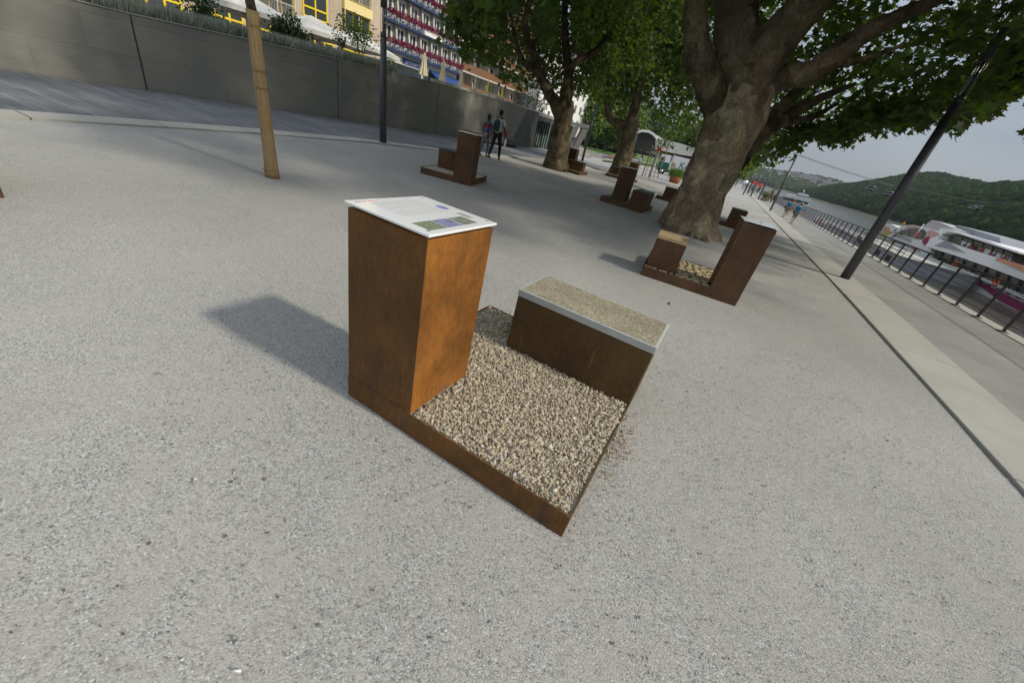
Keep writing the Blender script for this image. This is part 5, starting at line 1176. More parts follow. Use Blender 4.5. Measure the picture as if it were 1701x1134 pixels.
# upper deck
bp('upper_windows', [(1562, 397), (1590, 406), (1640, 423), (1681, 437), (1682, 421), (1640, 406), (1590, 391), (1570, 388)], 1.0, 7.6, shade)
for x in (1594, 1612, 1629, 1645, 1662, 1678):
    y0 = np.interp(x, [1562, 1590, 1640, 1681], [397.5, 406.5, 423.5, 437.3]); bp('upper_pillar', [(x, y0), (x+1.5, y0+.5), (x+3.4, y0-15.6), (x+1.9, y0-16)], .9, .1, M['lamp'])
for (a, b) in ((1595, 1611), (1630, 1644), (1647, 1661), (1664, 1677)):
    ya, yb = (np.interp(x, [1562, 1590, 1640, 1681], [397, 406, 423, 437]) for x in (a, b)); bp('pale_screen', [(a, ya), (b, yb), (b+1.5, yb-8.5), (a+1.5, ya-8.5)], .93, .05, pmat('screen_white', (.6, .6, .6)))
bp('upper_roof', [(1555, 392), (1575, 385), (1592, 388.5), (1640, 404), (1690, 420.5), (1694, 418.5), (1664, 409), (1640, 399.5), (1600, 388), (1578, 380.5), (1562, 379)], .2, 9, M['white'])
bp('top_screen', [(1580, 381), (1640, 399.5), (1663, 406), (1661, 395), (1640, 388.5), (1592, 374)], 2.0, 5, bgrey)
bp('top_dark_panel', [(1560, 374.5), (1564, 370.5), (1590, 377.5), (1588.5, 384), (1578, 380.5)], 1.9, 5, pmat('dark_panel', (.04, .045, .05)))
# pointed grey funnel housing
bp('wheelhouse_roof', [(1530, 379), (1548, 365.2), (1562, 369.5), (1598, 385), (1580, 388), (1545, 384)], .8, 6, pmat('housing_grey', (.45, .43, .43)))
# rounded fore part with big arched window
bp('fore_body', [(1466, 397), (1470, 385), (1480, 372), (1492, 378), (1502, 375), (1517, 373.5), (1530, 376.5), (1548, 381), (1560, 386), (1562, 391), (1556, 397), (1549, 405), (1545, 420), (1538, 438), (1527, 434), (1528, 416), (1510, 409), (1488, 400)], 0, 9, M['white'])
bp('arched_window', [(1479, 395), (1487, 387.5), (1500, 381.8), (1512, 379.5), (1524, 379.5), (1534, 381.5), (1539, 385), (1538, 391), (1531, 398), (1524, 397), (1500, 390)], -.05, .1, shade)
bp('painted_petals', [(1503, 380), (1507, 376), (1517, 374.4), (1530, 378), (1524, 378.8), (1512, 378.6)], -.04, .05, pink)
bp('painted_petals', [(1540, 384), (1548, 382), (1559, 386.5), (1561, 390), (1552, 393), (1545, 396), (1541, 391)], -.04, .05, pink)
bp('painted_flower', [(1531, 402), (1535, 395), (1541, 392.5), (1544, 395), (1541, 402), (1536, 408)], -.05, .06, wine)
bp('painted_leaf', [(1512, 412), (1518, 409), (1521, 413), (1516, 425), (1509, 421)], -.05, .06, pmat('coral_paint', (.5, .14, .1)))
bp('painted_flower', [(1521, 422), (1526, 417.5), (1531, 421), (1527, 426)], -.05, .06, wine)
bp('painted_flower', [(1466, 385.5), (1472, 376.5), (1476, 377), (1478, 381), (1474, 387)], -.05, .06, orange)
bp('painted_leaf', [(1461, 392), (1467, 386), (1477, 383), (1483, 386), (1470, 392), (1465, 396)], -.06, .05, pmat('yellow_paint', (.5, .42, .08)))
bp('fore_sign', [(1489.5, 392.5), (1490.5, 388.5), (1514, 397), (1512.5, 402.2)], -.09, .05, pmat('sign_grey', (.4, .4, .4)))
rt = E3*-1.
textobj('sign_lettering', 'EXCURSION', onn(1490.5, 392.3, WD-.12), rt, (0, 0, 1), .62, pmat('dark_letters', (.12, .12, .12)), bo) if False else None
textobj('company_letters', 'KD', onn(1482.5, 385.5, WD-.08), rt, (0, 0, 1), .85, wine, bo)
fl_ = bp('jack_flag', [(1517, 396), (1519, 392), (1526, 385), (1528, 387), (1523, 393)], -1.2, .03, M['red']); mb = MB(); mb.tube([onn(1513, 401, WD-1.2), onn(1535, 372, WD-1.2)], .05, 6); mb.build('flag_staff', M['white'], bo)
bp('stern_flag', [(1497, 373), (1503, 367.5), (1503.5, 372.5), (1500, 373.5)], 3, .03, pmat('flag_orange', (.7, .25, .04)))
bp('banner', [(1470, 376), (1473, 370.5), (1497, 375), (1494, 378), (1480, 379)], 1.2, .05, M['white'])
# people and tables on the open deck are too small to tell; deck chairs as small dark shapes are left out
for x in (1495, 1508, 1521, 1531): bp('window_mullion', [(x, np.interp(x, [1479, 1500, 1524, 1538], [394, 390.5, 397, 391])), (x+1, np.interp(x, [1479, 1500, 1524, 1538], [394.2, 391, 397, 391])), (x+3, 380.4), (x+2, 380.4)], -.1, .06, M['lamp'])
for i, x in enumerate(range(1606, 1790, 16)):
    y = np.interp(x, [1548, 1590, 1640, 1701, 1800], [431, 444, 465.5, 492, 541]); bp('hull_window', [(x, y+8), (x+7, y+11.2), (x+8.2, y+8.4), (x+1.2, y+5.4)], -.05, .05, shade)
mb = MB()
for x in range(1556, 1795, 7):
    y = np.interp(x, [1548, 1590, 1640, 1701, 1800], [431, 444, 465.5, 492, 541]); P = onn(x, y, WD-.2); mb.tube([P, P+[0, 0, .9]], .025, 5)
for dz_ in (.5, .9): mb.tube([onn(x, y, WD-.2)+[0, 0, dz_] for x, y in ((1550, 431.6), (1590, 444), (1640, 465.5), (1701, 492), (1795, 538.5))], .025, 5)
mb.build('deck_rail', M['lamp'], bo)
for x in (1585, 1655): y = np.interp(x, [1548, 1590, 1640, 1701, 1800], [428, 441, 462, 488, 537]); c_ = onn(x, y, WD-.3); mb = MB(); mb.tube([c_+E3*.38*math.cos(t_)+np.array([0, 0, .38*math.sin(t_)]) for t_ in np.linspace(0, 2*math.pi, 14)], .09, 6, cap=False); mb.build('life_ring', pmat('life_orange', (.65, .12, .03)), bo)
for i in range(16):
    x = rng.uniform(1565, 1675); y = np.interp(x, [1562, 1590, 1640, 1681], [394, 403, 420, 434]); P = onn(x, y, WD+.95); mb = MB(); mb.tube([P-np.array([0, 0, .4]), P+np.array([0, 0, .1])], [.25, .2], 8); mb.tube([P+[0, 0, .1], P+[0, 0, .35]], [.1, .1], 8); mb.build('seat_cushion', [pmat('seat_red', (.3, .05, .04)), pmat('seat_brown', (.2, .12, .08)), M['lamp']][i % 3], bo)
# ---- landing stage with company banner
ls = root('landing_stage', W(15, 22, -1), 'grey landing stage with white company banner behind the railing', 'landing stage')
def lp(nm, px, D, dep, m, par=ls): mb = MB(); mb.prism([onn(x, y, D) for x, y in px], N3*dep); return mb.build(nm, m, par)
LD = 15.
bn = lp('banner', [(1355.5, 358.5), (1450, 396.5), (1447, 405), (1353.5, 364.5)], LD, .03, M['banner'])
lp('banner_edge', [(1353.4, 365), (1447, 405.6), (1446.5, 407), (1353, 366.2)], LD, .08, pmat('red_edge', (.45, .08, .1)), bn)
def lett(x, y, txt, h, m, xs=1.):
    P = onn(x, y, LD-.05); textobj('banner_lettering', txt, P, rt, (0, 0, 1), h, m, bn, .01, xs)
h_ = abs(onn(1400, 377, LD)[2]-onn(1396.6, 384, LD)[2])
lett(1358.5, 366.3, 'KD', h_*1.35, pmat('kd_red', (.5, .02, .05)), 3.6); lett(1372.5, 372, 'Köln-Düsseldorfer', h_*1.02, pmat('kd_blue', (.05, .07, .17)), 3.9)
for i in range(7):
    t0, t1 = i/7., (i+.82)/7.
    pa = lambda t: [(1353+94*a, 366.5+41*a+26*b) for a, b in ((0, t), (1, t))]
    x = [(1352-6*t0, 367+15*t0), (1446-9*t0, 408+17*t0), (1446-9*t1, 408+17*t1), (1352-6*t1, 367+15*t1)]
    lp('side_board', x, LD+.1, .06, pmat('board_grey', (.36, .37, .38)))
for i in range(3): lp('dark_opening', [(1424.5-1.5*i*0+0, 391+4.2*i), (1432, 394.6+4.2*i), (1431.2, 397.4+4.2*i), (1423.6, 393.8+4.2*i)], LD-.05, .06, M['black'])
# pontoon between the landing stage and the boat
pt = root('pontoon', W(18, 40, WATER), 'grey floating pontoon in front of the boat', 'pontoon')
a0, a1 = ns(onn(1548, 445, 22.))[1], ns(onn(1452, 398, 22.))[1]
zt_ = onn(1500, 409, 22.)[2]
mb = MB(); mb.nsbox(19.0, 25.8, a0, a1, WATER-.3, WATER+1.25); mb.build('pontoon_hull', bgrey, pt)
mb = MB(); mb.nsbox(18.9, 25.9, a0-.1, a1+.1, WATER+1.25, WATER+1.4); mb.build('deck', M['kerb_grey'], pt)
mb = MB()
for s in np.arange(a0, a1, 2.): mb.tube([W(19.1, s, WATER+1.4), W(19.1, s, WATER+2.4)], .03, 6)
for z in (1.75, 2.05, 2.4): mb.tube([W(19.1, a0, WATER+z), W(19.1, a1, WATER+z)], .025, 6)
mb.build('pontoon_rail', M['lamp'], pt)
for s in np.arange(a0+2, a1, 4.): mb = MB(); mb.nsbox(18.97, 18.995, s, s+1.6, WATER+.3, WATER+.95); mb.build('rubber_fender', M['black'], pt)
# ---- second ship coming down the river, bow on
sb = gs(1322, 345, z=WATER); h0_ = hv(sb); sdv = np.array([h0_[1], -h0_[0], 0]); SL = np.linalg.norm(sb[:2])/FPX
r2 = root('distant_ship', sb, 'white passenger ship farther up the river, behind the men in blue', 'boat')
def v2(nm, px, dep, m, off=0): mb = MB(); mb.prism([onv(x, y, sb+h0_*off) for x, y in px], h0_*dep); return mb.build(nm, m, r2)
v2('hull', [(1300, 340), (1332, 349), (1341, 346), (1343, 341), (1334, 339), (1300, 331)], 14, M['white'])
v2('windows', [(1300, 331.5), (1334, 339.5), (1342, 340.5), (1343, 336.5), (1318, 330), (1300, 327)], 13, M['glass'], .3)
v2('upper_deck', [(1304, 327.5), (1318, 330), (1344, 336.5), (1347, 330.5), (1330, 326), (1306, 323)], 12, M['white'], .5)
v2('upper_windows', [(1322, 326), (1344, 331.5), (1345, 328.8), (1324, 323.6)], 8, shade, 1)
v2('bridge', [(1324, 323.4), (1343, 328), (1344, 324), (1331, 320.5), (1326, 320.3)], 6, M['white'], 1.5)
mb = MB(); mb.tube([onv(1334, 322, sb), onv(1336, 315.5, sb)], .15, 6); mb.build('mast', M['white'], r2)
# little white craft and jetty poles on the far bank
for i, (x, y) in enumerate(((1697, 432), (1687, 425))):
    P = gs(x, y+4, z=WATER)
# ================================================================ cable car
def cable(lab, pts):
    P = [np.array(onv(x, y, polar(30, d, 0))) for x, y, d in pts]; mb = MB(); o = root('cable', P[0], lab, 'cable'); mb.tube(P, .045, 6); mb.build('wire', pmat('cable_grey', (.12, .12, .13)), o)
cable('upper pair wire of the cable car crossing the river', [(1318, 252.5, 120), (1352, 266, 128), (1400, 282.5, 140), (1447, 297.5, 150), (1485, 308.5, 165)])
cable('lower pair wire of the cable car crossing the river', [(1318, 255, 122), (1352, 268, 130), (1400, 284.5, 142), (1447, 299.5, 152), (1485, 309.8, 167)])
cable('wire of the cable car in front of the wooded hill', [(1485, 309.5, 165), (1555, 322, 200), (1610, 333, 235), (1650, 336.5, 270), (1760, 342, 330)])
def gondola(lab, x, y, wpx, d):
    P0 = polar(35, d, 0); c = onv(x, y, P0); w = wpx*float((c-CC)@CF)/FPX*.8; h = hv(c); sv = np.array([h[1], -h[0], 0]); o = root('gondola', c, lab, 'gondola', 'cable car gondolas')
    def ring(z, a, b): return [c+sv*a*math.cos(t)+h*b*math.sin(t)+np.array([0, 0, z]) for t in np.linspace(0, 2*math.pi, 12, endpoint=False)]
    mb = MB(); rg = [ring(-.42*w, .36*w, .3*w), ring(-.2*w, .5*w, .42*w), ring(.1*w, .5*w, .42*w), ring(.25*w, .4*w, .33*w)]; k = 12
    mb.add(sum(rg, []), [(a*k+i, a*k+(i+1) % k, (a+1)*k+(i+1) % k, (a+1)*k+i) for a in range(3) for i in range(k)]+[tuple(range(k))[::-1], tuple(range(36, 48))]); mb.build('cabin', M['glass'], o)
    mb = MB(); rg = [ring(-.22*w, .515*w, .435*w), ring(-.14*w, .515*w, .435*w)]; mb.add(sum(rg, []), [(i, (i+1) % k, (i+1) % k+k, i+k) for i in range(k)]); mb.tube([c+np.array([0, 0, .26*w]), c+np.array([0, 0, .26*w])+sv*.01], .34*w, 10); mb.build('cabin_frame', M['steel'], o)
    mb = MB(); mb.tube([c+np.array([0, 0, .25*w]), c+sv*.25*w+np.array([0, 0, .5*w]), c+sv*.3*w+np.array([0, 0, .95*w])], .04*w, 6); mb.tube([c+sv*.05*w+np.array([0, 0, .97*w]), c+sv*.55*w+np.array([0, 0, .97*w])], .05*w, 6); mb.build('hanger', M['lamp'], o)
gondola('cable car gondola hanging clear against the grey sky', 1447.5, 311.5, 15, 150)
gondola('cable car gondola just left of the thick lamp post', 1477, 320.5, 15, 165)
gondola('left gondola of the pair in front of the wooded hill', 1615.5, 344, 12, 235); gondola('right gondola of the pair in front of the wooded hill', 1626, 343.5, 12, 240)

# ================================================================ people
def body_mesh(name, J, edges, rad, m, parent, sub=1):
    me = bpy.data.meshes.new(name); O = org(parent); me.from_pydata([tuple(J[k]-O) for k in J], [(list(J).index(a), list(J).index(b)) for a, b in edges], [])
    o = bpy.data.objects.new(name, me); col.objects.link(o)
    sk = o.modifiers.new('skin', 'SKIN'); sk.use_smooth_shade = True
    for i, k in enumerate(J): me.skin_vertices[0].data[i].radius = rad[k] if hasattr(rad[k], '__len__') else (rad[k], rad[k])
    me.skin_vertices[0].data[0].use_root = True
    if sub: s_ = o.modifiers.new('s', 'SUBSURF'); s_.levels = sub; s_.render_levels = sub
    me2 = base_mesh(o, name); bpy.data.objects.remove(o); me2.materials.clear(); me2.materials.append(m)
    for p in me2.polygons: p.use_smooth = True
    o = bpy.data.objects.new(name, me2); col.objects.link(o); o.parent = parent; ORG[o.name] = O; return o
def person(lab, P, head, H, top, bottom, stride=.25, arms=(.15, -.15), skin='skin', hair='hair', shorts=False, sleeves=True, lean=0., hands=False, group=None, look=None, hat=None, bag=None, elbow=.25, female=False):
    """P feet point, head = heading azimuth (deg), walks away along it"""
    P = np.array(P, float); a = R_(head); f = np.array([math.sin(a), math.cos(a), 0]); r_ = np.array([f[1], -f[0], 0]); Z = np.array([0, 0, 1.])
    o = root('person', P, lab, 'person', group); s = H/1.75
    def V(x, y, z): return P+(r_*x+f*(y+lean*z)+Z*z)*s
    st = stride
    J = dict(pelvis=V(0, 0, .95), waist=V(0, 0, 1.08), chest=V(0, .0, 1.30), neck0=V(0, -.0, 1.45), neck=V(0, .01, 1.52), head0=V(0, .03, 1.60), head1=V(0, .03, 1.69))
    w = .16 if female else .18
    for sg, nm in ((-1, 'l'), (1, 'r')):
        k = sg*st/2; lift = .06 if k < 0 else 0.
        J['hip'+nm] = V(sg*.09, 0, .90); J['knee'+nm] = V(sg*.095, k*.62+(.05), .50+lift*.2); J['ank'+nm] = V(sg*.09, k+(-.05 if k < 0 else .02), .09+lift); J['toe'+nm] = V(sg*.10, k+.15, .035+lift*.2)
        J['sh'+nm] = V(sg*w, 0, 1.40); ar = arms[0 if sg < 0 else 1]; J['el'+nm] = V(sg*(w+.06), ar*.5-.01, 1.13); J['wr'+nm] = V(sg*(w+.07), ar+.05+elbow*.1, .91); J['ha'+nm] = V(sg*(w+.065), ar+.07+elbow*.12, .84)
    E_ = [('pelvis', 'waist'), ('waist', 'chest'), ('chest', 'neck0'), ('neck0', 'neck'), ('neck', 'head0'), ('head0', 'head1')]
    for nm in 'lr': E_ += [('pelvis', 'hip'+nm), ('hip'+nm, 'knee'+nm), ('knee'+nm, 'ank'+nm), ('ank'+nm, 'toe'+nm), ('neck0', 'sh'+nm), ('sh'+nm, 'el'+nm), ('el'+nm, 'wr'+nm), ('wr'+nm, 'ha'+nm)]
    rad = dict(pelvis=(.13, .10), waist=(.125, .09), chest=(.15, .10), neck0=(.08, .06), neck=.052, head0=(.072, .088), head1=(.07, .085))
    for nm in 'lr': rad.update({'hip'+nm: .088, 'knee'+nm: .055, 'ank'+nm: .037, 'toe'+nm: .034, 'sh'+nm: .05, 'el'+nm: .037, 'wr'+nm: .026, 'ha'+nm: (.022, .036)})
    sc_ = lambda d: {k: (tuple(x*s for x in v) if hasattr(v, '__len__') else v*s) for k, v in d.items()}
    if hands:
        for sg, nm in ((-1, 'l'), (1, 'r')):
            h0 = J['ha'+nm]
            for q_, (dy, ln) in enumerate(((-.028, .062), (-.009, .075), (.010, .072), (.028, .055))):
                k1 = h0+(f*dy-Z*.035)*s; k2 = h0+(f*(dy+.004)-Z*(.035+ln*.55)-r_*sg*.008)*s; k3 = h0+(f*(dy+.006)-Z*(.03+ln)-r_*sg*.024)*s
                J[f'f{nm}{q_}a'] = k1; J[f'f{nm}{q_}b'] = k2; J[f'f{nm}{q_}c'] = k3; E_ += [('ha'+nm, f'f{nm}{q_}a'), (f'f{nm}{q_}a', f'f{nm}{q_}b'), (f'f{nm}{q_}b', f'f{nm}{q_}c')]
                for c_ in 'abc': rad[f'f{nm}{q_}{c_}'] = .0088
            J['t'+nm+'a'] = h0+(f*.04+Z*.0)*s; J['t'+nm+'b'] = h0+(f*.058-Z*.035)*s; E_ += [('ha'+nm, 't'+nm+'a'), ('t'+nm+'a', 't'+nm+'b')]; rad['t'+nm+'a'] = .011; rad['t'+nm+'b'] = .009
    b = body_mesh('body', J, E_, sc_(rad), M[skin] if isinstance(skin, str) else skin, o)
    # face and ears
    mb = MB(); hc = V(0, .03, 1.645); mb.tube([hc+f*.085*s+Z*.0, hc+f*.11*s-Z*.018*s], [.012*s, .016*s], 6); mb.build('nose', M['skin'], o)
    mb = MB(); [mb.tube([hc+r_*sg*.078*s, hc+r_*sg*.092*s], .024*s, 8) for sg in (-1, 1)]; mb.build('ear', M['skin'], o)
    # hair: cap that leaves the face free
    V0, F0 = ico_np(3); hh = V(0, .012, 1.665)
    Vh = V0.copy(); keep = (V0@np.array([0, 0, 1]) > -.15) | (V0[:, 1] < -.1)
    if female: keep = (V0[:, 1] < .45) | (V0[:, 2] > .45)
    sc3 = np.array([.086, .1, .105 if not female else .135])*s
    pts = hh+(V0[:, 0:1]*sc3[0])*r_+(V0[:, 1:2]*sc3[1])*f+(V0[:, 2:3]*sc3[2])*Z
    Fk = F0[keep[F0].all(1)]; np_mesh('hair', pts, Fk, M[hair] if isinstance(hair, str) else hair, o, True)
    if hat is not None:
        mb = MB(); mb.tube([hh+Z*.03*s, hh+Z*.11*s], [.11*s, .08*s], 12); mb.build('cap', hat, o)
    # shirt
    JS = {k: J[k] for k in ('waist', 'pelvis', 'chest', 'neck0')}; JS['pelvis'] = V(0, 0, .93); ES = [('waist', 'pelvis'), ('waist', 'chest'), ('chest', 'neck0')]
    rs = dict(waist=(.148, .112), pelvis=(.152, .118), chest=(.168, .118), neck0=(.085, .066))
    for nm in 'lr':
        JS['sh'+nm] = J['sh'+nm]; JS['sl'+nm] = J['sh'+nm]+(J['el'+nm]-J['sh'+nm])*.75; ES += [('neck0', 'sh'+nm), ('sh'+nm, 'sl'+nm)]; rs['sh'+nm] = .062; rs['sl'+nm] = .057
    body_mesh('shirt', JS, ES, sc_(rs), top, o)
    JT = {'pelvis': V(0, 0, .95)}; ET = []; rt_ = dict(pelvis=(.142, .108))
    for nm in 'lr':
        JT['hip'+nm] = J['hip'+nm]; JT['knee'+nm] = J['knee'+nm]; ET += [('pelvis', 'hip'+nm), ('hip'+nm, 'knee'+nm)]; rt_['hip'+nm] = .1; rt_['knee'+nm] = .078 if shorts else .07
        if not shorts: JT['ank'+nm] = J['ank'+nm]+Z*.01; ET.append(('knee'+nm, 'ank'+nm)); rt_['ank'+nm] = .058
    body_mesh('trousers', JT, ET, sc_(rt_), bottom, o)
    for sg, nm in ((-1, 'l'), (1, 'r')):
        JJ = {'a': J['ank'+nm]-f*.035*s-Z*.035*s, 'b': J['ank'+nm]+f*.05*s-Z*.04*s, 'c': J['toe'+nm]}
        body_mesh('shoe', JJ, [('a', 'b'), ('b', 'c')], sc_(dict(a=(.042, .045), b=(.044, .042), c=(.042, .034))), M['shoe'], o)
    return o, V, f, r_, s, J
def cm(n, c): return pmat(n, c, .85)
shirt_multi = mat('patterned_top', (.1, .1, .3), .8); t = NT(shirt_multi)
t.col(t.ramp(t.n('ShaderNodeSeparateXYZ', {0: t.co.outputs['Generated']}).outputs[2], [(0, (.6, .45, .03)), (.14, (.55, .1, .05)), (.2, (.04, .12, .35)), (.5, (.06, .15, .4)), (.55, (.4, .02, .04)), (.75, (.08, .03, .08)), (.82, (.05, .12, .22))], 'CONSTANT'))
Pm = gs(819.5, 265.5)
o, V, f, r_, s, J = person('man in pale grey shirt and dark trousers carrying a green backpack, walking away', Pm, 12, 1.9, cm('pale_shirt', (.42, .44, .47)), cm('black_trousers', (.018, .018, .022)), .62, (-.12, .1), pmat('dark_skin', (.16, .085, .05)), 'hair', hands=True)
V0, F0 = ico_np(3); Vb = V0.copy(); Vb = np.sign(Vb)*np.abs(Vb)**.7
bpk = V(-.02, -.2, 1.22)+(Vb[:, 0:1]*.125*s)*r_+(Vb[:, 1:2]*.085*s)*f+(Vb[:, 2:3]*.21*s)*np.array([0, 0, 1.])
bpo = root('backpack', V(-.02, -.2, 1.0), 'dark green backpack on the back of the walking man', 'backpack'); np_mesh('bag', bpk, F0, cm('dark_green_bag', (.015, .055, .05)), bpo, True)
mb = MB(); [mb.tube([V(sg*.09, -.12, 1.46), V(sg*.11, -.05, 1.50), V(sg*.12, .09, 1.42), V(sg*.12, .11, 1.2)], .022*s, 6) for sg in (-1, 1)]; mb.build('strap', cm('dark_green_bag', (.015, .055, .05)), bpo)
pp = root('papers', J['har'], 'white papers in the right hand of the walking man', 'papers'); mb = MB(); hd = J['har']; mb.box(hd-np.array([0, 0, .30])+f*.03, f*.2, r_*.012, np.array([0, 0, .26])); mb.build('sheets', M['white'], pp)
pr_ = root('red_bag', J['elr'], 'small red bag under the right arm of the walking man', 'bag'); mb = MB(); mb.box(J['wrr']+np.array([0, 0, -.02])-f*.06, f*.18, r_*.05, np.array([0, 0, .24])); bevel(mb.build('bag_body', pmat('dark_red', (.35, .02, .04)), pr_), .02)
Pw2 = gs(801.5, 260.5)
person('shorter person in a colourful top and grey trousers, left of the man with the backpack', Pw2, 20, 1.62, shirt_multi, cm('grey_trousers', (.2, .2, .2)), .3, (.05, .02), pmat('dark_skin', (.16, .085, .05)), 'hair', hands=True, female=True, lean=.03)
blue = cm('bright_blue_shirt', (.01, .27, .50)); khaki = cm('khaki_shorts', (.19, .16, .11))
for (x, y, hx, hy, lab, tp, bt_, hat) in ((1300, 361, 1313, 330.5, 'left man in a bright blue shirt with a shoulder bag', blue, khaki, None), (1313, 372, 1327, 335.5, 'right man in a bright blue shirt with dark waist bag', blue, khaki, M['offwhite']),
      (1307, 357, 1319, 331.5, 'person in beige ahead of and between the men in blue', cm('beige_shirt', (.35, .25, .2)), khaki, M['offwhite'])):
    Pq = gs(x, y); Hh = onv(hx, hy, Pq)[2]-Pq[2]; o, V, f, r_, s, J = person(lab, Pq, 22, Hh, tp, bt_, .45, (.12, -.12), shorts=True, hat=hat)
    if tp is blue: mb = MB(); mb.tube([V(.14, -.06, 1.42), V(0, -.145, 1.2), V(-.16, -.1, .96)], .02*s, 6); mb.box(V(-.26, -.12, .82), r_*.1*s, f*.2*s, np.array([0, 0, .2*s])); mb.build('shoulder_bag', M['black'], o)
crowd = [(1279, 336, 'person in a pale grey top beside the fence of the pier entrance', (.45, .45, .45), (.2, .16, .12)), (1275, 334, 'person in dark clothes next to the pale grey one by the fence', (.08, .08, .09), (.05, .05, .05)), (1271, 333.5, 'person with light green top near the green hedge on the promenade', (.3, .42, .25), (.4, .38, .35)),
         (1258, 321, 'person in a black jacket under the red parasols', (.015, .015, .018), (.02, .02, .02)), (1262, 323, 'person in a pale lilac top beside the black jacket', (.5, .45, .52), (.3, .3, .32)), (1249, 319, 'person in white under the red parasols, left', (.6, .58, .58), (.1, .1, .12)),
         (1242, 319.5, 'person in grey between the fourth and fifth lamp posts', (.22, .23, .25), (.06, .06, .07)), (1237, 316, 'person in brown beside the white parasol', (.2, .12, .08), (.05, .05, .05)), (1232, 313, 'person in pale clothes at the white parasol', (.5, .48, .45), (.2, .2, .22)),
         (1221, 309.5, 'person in black near the farthest trees of the promenade', (.02, .02, .02), (.02, .02, .02)), (1246, 321, 'person in dark grey walking behind the fifth lamp post', (.1, .1, .11), (.08, .08, .08)), (1254, 322, 'person in beige near the red parasols, walking', (.38, .3, .22), (.15, .14, .13))]
for i, (x, y, lab, c1, c2) in enumerate(crowd):
    Pq = gs(x, y); Hh = float(np.linalg.norm(Pq[:2]))/FPX*np.interp(x, [1221, 1240, 1280], [9.5, 11, 16])*1.25; person(lab, Pq, rng.uniform(0, 360), min(1.75, Hh), cm('crowd_top_%d' % i, c1), cm('crowd_legs_%d' % i, c2), rng.uniform(.1, .5), group=None)
Pq = gs(1058.5, 279.5); person('distant man in a light shirt and dark trousers, left of the red parasol', Pq, 200, onv(1061.8, 258.5, Pq)[2]-Pq[2], cm('lilac_shirt', (.5, .5, .6)), cm('black_trousers', (.018, .018, .022)), .4)
Pq = gs(943, 262); person('person in a pale top standing behind the left tree trunk', Pq, 300, 1.6, cm('cream_top', (.5, .45, .35)), cm('grey_trousers', (.2, .2, .2)), .1)
# ---- far promenade furniture
def far_parasol(lab, apex, l, rgt, px_foot, m, sq=1.):
    Pq = gs(*px_foot); A = onv(*apex, Pq); Lp, Rp = onv(*l, Pq), onv(*rgt, Pq); w = np.linalg.norm(Rp-Lp)/2; zc = (Lp[2]+Rp[2])/2
    o = root('market_parasol', Pq, lab, 'parasol'); c0 = np.array([(Lp[0]+Rp[0])/2, (Lp[1]+Rp[1])/2, 0]); k = 8; mb = MB()
    V = [c0+[0, 0, max(A[2], zc+.3)]]+[c0+np.array([math.cos(6.283*i/k)*w, math.sin(6.283*i/k)*w, zc]) for i in range(k)]; mb.add(V+[v-np.array([0, 0, .18]) for v in V[1:]], [(0, 1+i, 1+(i+1) % k) for i in range(k)]+[(1+i, 9+i, 9+(i+1) % k, 1+(i+1) % k) for i in range(k)]); mb.build('canopy', m, o)
    mb = MB(); mb.tube([c0+[0, 0, Pq[2]], c0+[0, 0, zc+.2]], .05, 6); mb.build('pole', M['lamp'], o)
far_parasol('white parasol at the far end of the promenade', (1237, 297.5), (1233.5, 302), (1246, 305), (1238, 316), M['white'])
far_parasol('larger red parasol at the far end of the promenade', (1255, 300.5), (1247.5, 302.5), (1262, 306.5), (1252, 320), M['red'])
far_parasol('smaller red parasol right of the larger one', (1263, 304), (1259, 305.5), (1269, 308.5), (1262, 323), M['red'])
gt = gs(1283, 336); gr = root('pier_gate', gt, 'dark framed gate panel at the pier entrance beside the second lamp post', 'gate')
def v3(nm, px, dep, m): mb = MB(); mb.prism([onv(x, y, gt) for x, y in px], hv(gt)*dep); return mb.build(nm, m, gr)
v3('frame', [(1279.5, 330), (1288, 333), (1293, 317), (1284.5, 313.5)], .15, pmat('dark_frame', (.03, .03, .03)))
v3('post', [(1287.5, 336), (1288.3, 336.2), (1295, 317), (1294.2, 316.8)], .1, M['steel'])
hb = gs(1268, 334); hr = root('planter_hedge', hb, 'green hedge plants in a pale planter on the promenade', 'hedge'); mb = MB(); q = onv(1269, 330, hb); h_ = hv(hb); sv = np.array([h_[1], -h_[0], 0]); mb.box(hb-sv*.45, sv*.9, h_*.4, (0, 0, .45)); mb.build('planter', varied('planter_wood', (.35, .28, .22), (.42, .35, .28), 3), hr)
leaves('foliage', hb+np.array([0, 0, .7])+h_*.2+rng.normal(size=(400, 3))*np.array([.2, .2, .17]), (.1, .2), M['leaf_pale'], hr)
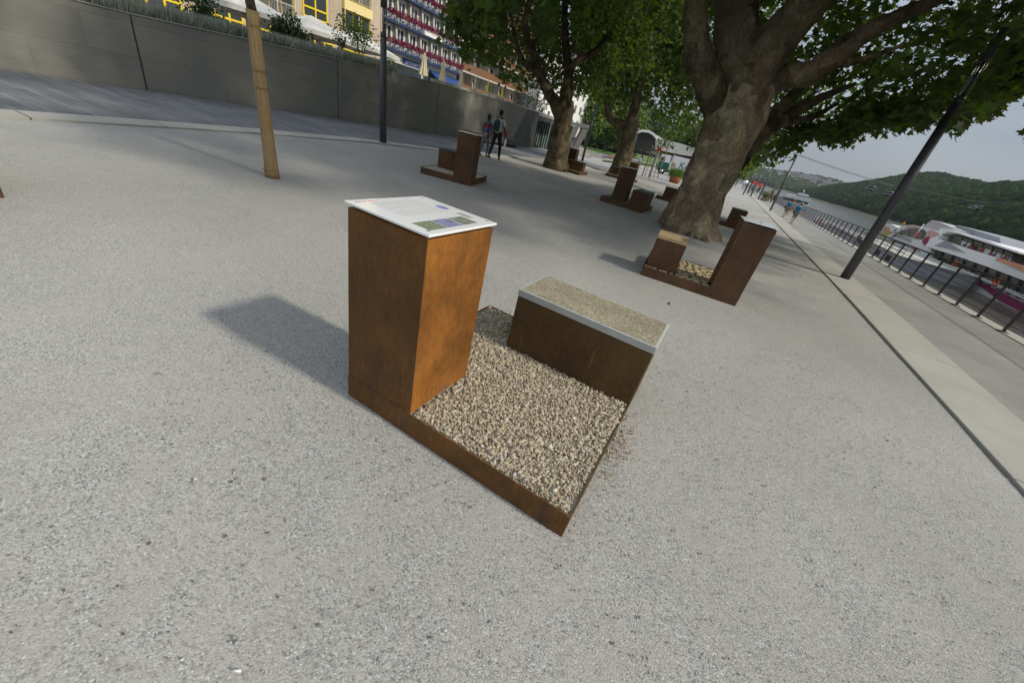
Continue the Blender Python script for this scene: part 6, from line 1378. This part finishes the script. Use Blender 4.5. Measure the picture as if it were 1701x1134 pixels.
# loose things on the gravel
for i, (x, y, lab, m) in enumerate(((1109, 504, 'small yellow green leaf on the gravel behind the bench', 'leaf_pale'), (1331, 458, 'dry brown leaf on the gravel near the kerb', 'bark_dark'), (257, 622, 'dark twig scrap on the gravel left of the shadow', 'bark_dark'), (240, 340, 'thin dry twig on the gravel in the upper left', 'bark_dark'))):
    P = gs(x, y)+[0, 0, .012]
    if 'twig' in lab: mb = MB(); mb.tube([P, P+[.02, .006, .003], P+[.045, .0, 0]], .0016, 5); o = mb.build('twig', M['bark_dark']); 
    else: o = leaves('fallen_leaf', P[None], (.05, .06), M[m] if m != 'bark_dark' else pmat('dry_leaf', (.12, .06, .03)), None, LOBED)
    setp(o, lab, 'twig' if 'twig' in lab else 'leaf')
P = gs(388, 1115)+[0, 0, .008]; mb = MB(); mb.tube([P, P+[.022, .004, 0]], .0035, 8); setp(mb.build('cigarette_end', M['white']), 'white cigarette end on the gravel at the bottom left', 'litter')
P = gs(325, 797)+[0, 0, .008]; V0, F0 = ico_np(1); np_mesh('white_pebble', P+V0*np.array([.009, .007, .005]), F0, M['offwhite'], None, label='small white pebble on the gravel left of the near stand', category='pebble')
# grit: loose small stones scattered over the gravel near the camera
C = []
while len(C) < 9000:
    x, y = rng.uniform(-1.7, 3.4), rng.uniform(.35, 4.2)
    q = np.array([x, y, 0])-P1; a_, b_ = q@u, q@v
    if -.01 < a_ < 1.47 and -.01 < b_ < 1.54: continue
    C.append((x, y, .005))
C = np.array(C); sz9 = np.exp(rng.normal(math.log(.0028), .35, (len(C), 1))).clip(.0015, .0085)*rng.uniform([.8, .7, .5], [1.4, 1.1, .8], (len(C), 3))
gm_ = mat('grit', (.35, .34, .31), .85); t = NT(gm_); t.col(t.ramp(t.n('ShaderNodeNewGeometry').outputs['Random Per Island'], [(0, (.12, .10, .08)), (.3, (.24, .235, .22)), (.7, (.36, .355, .335)), (.94, (.42, .41, .39)), (1, (.68, .67, .64))]))
blobs_mesh('loose_grit', C, sz9, gm_, None, 1, .15, kind='stuff', label='loose grey grit scattered over the gravel in the foreground')
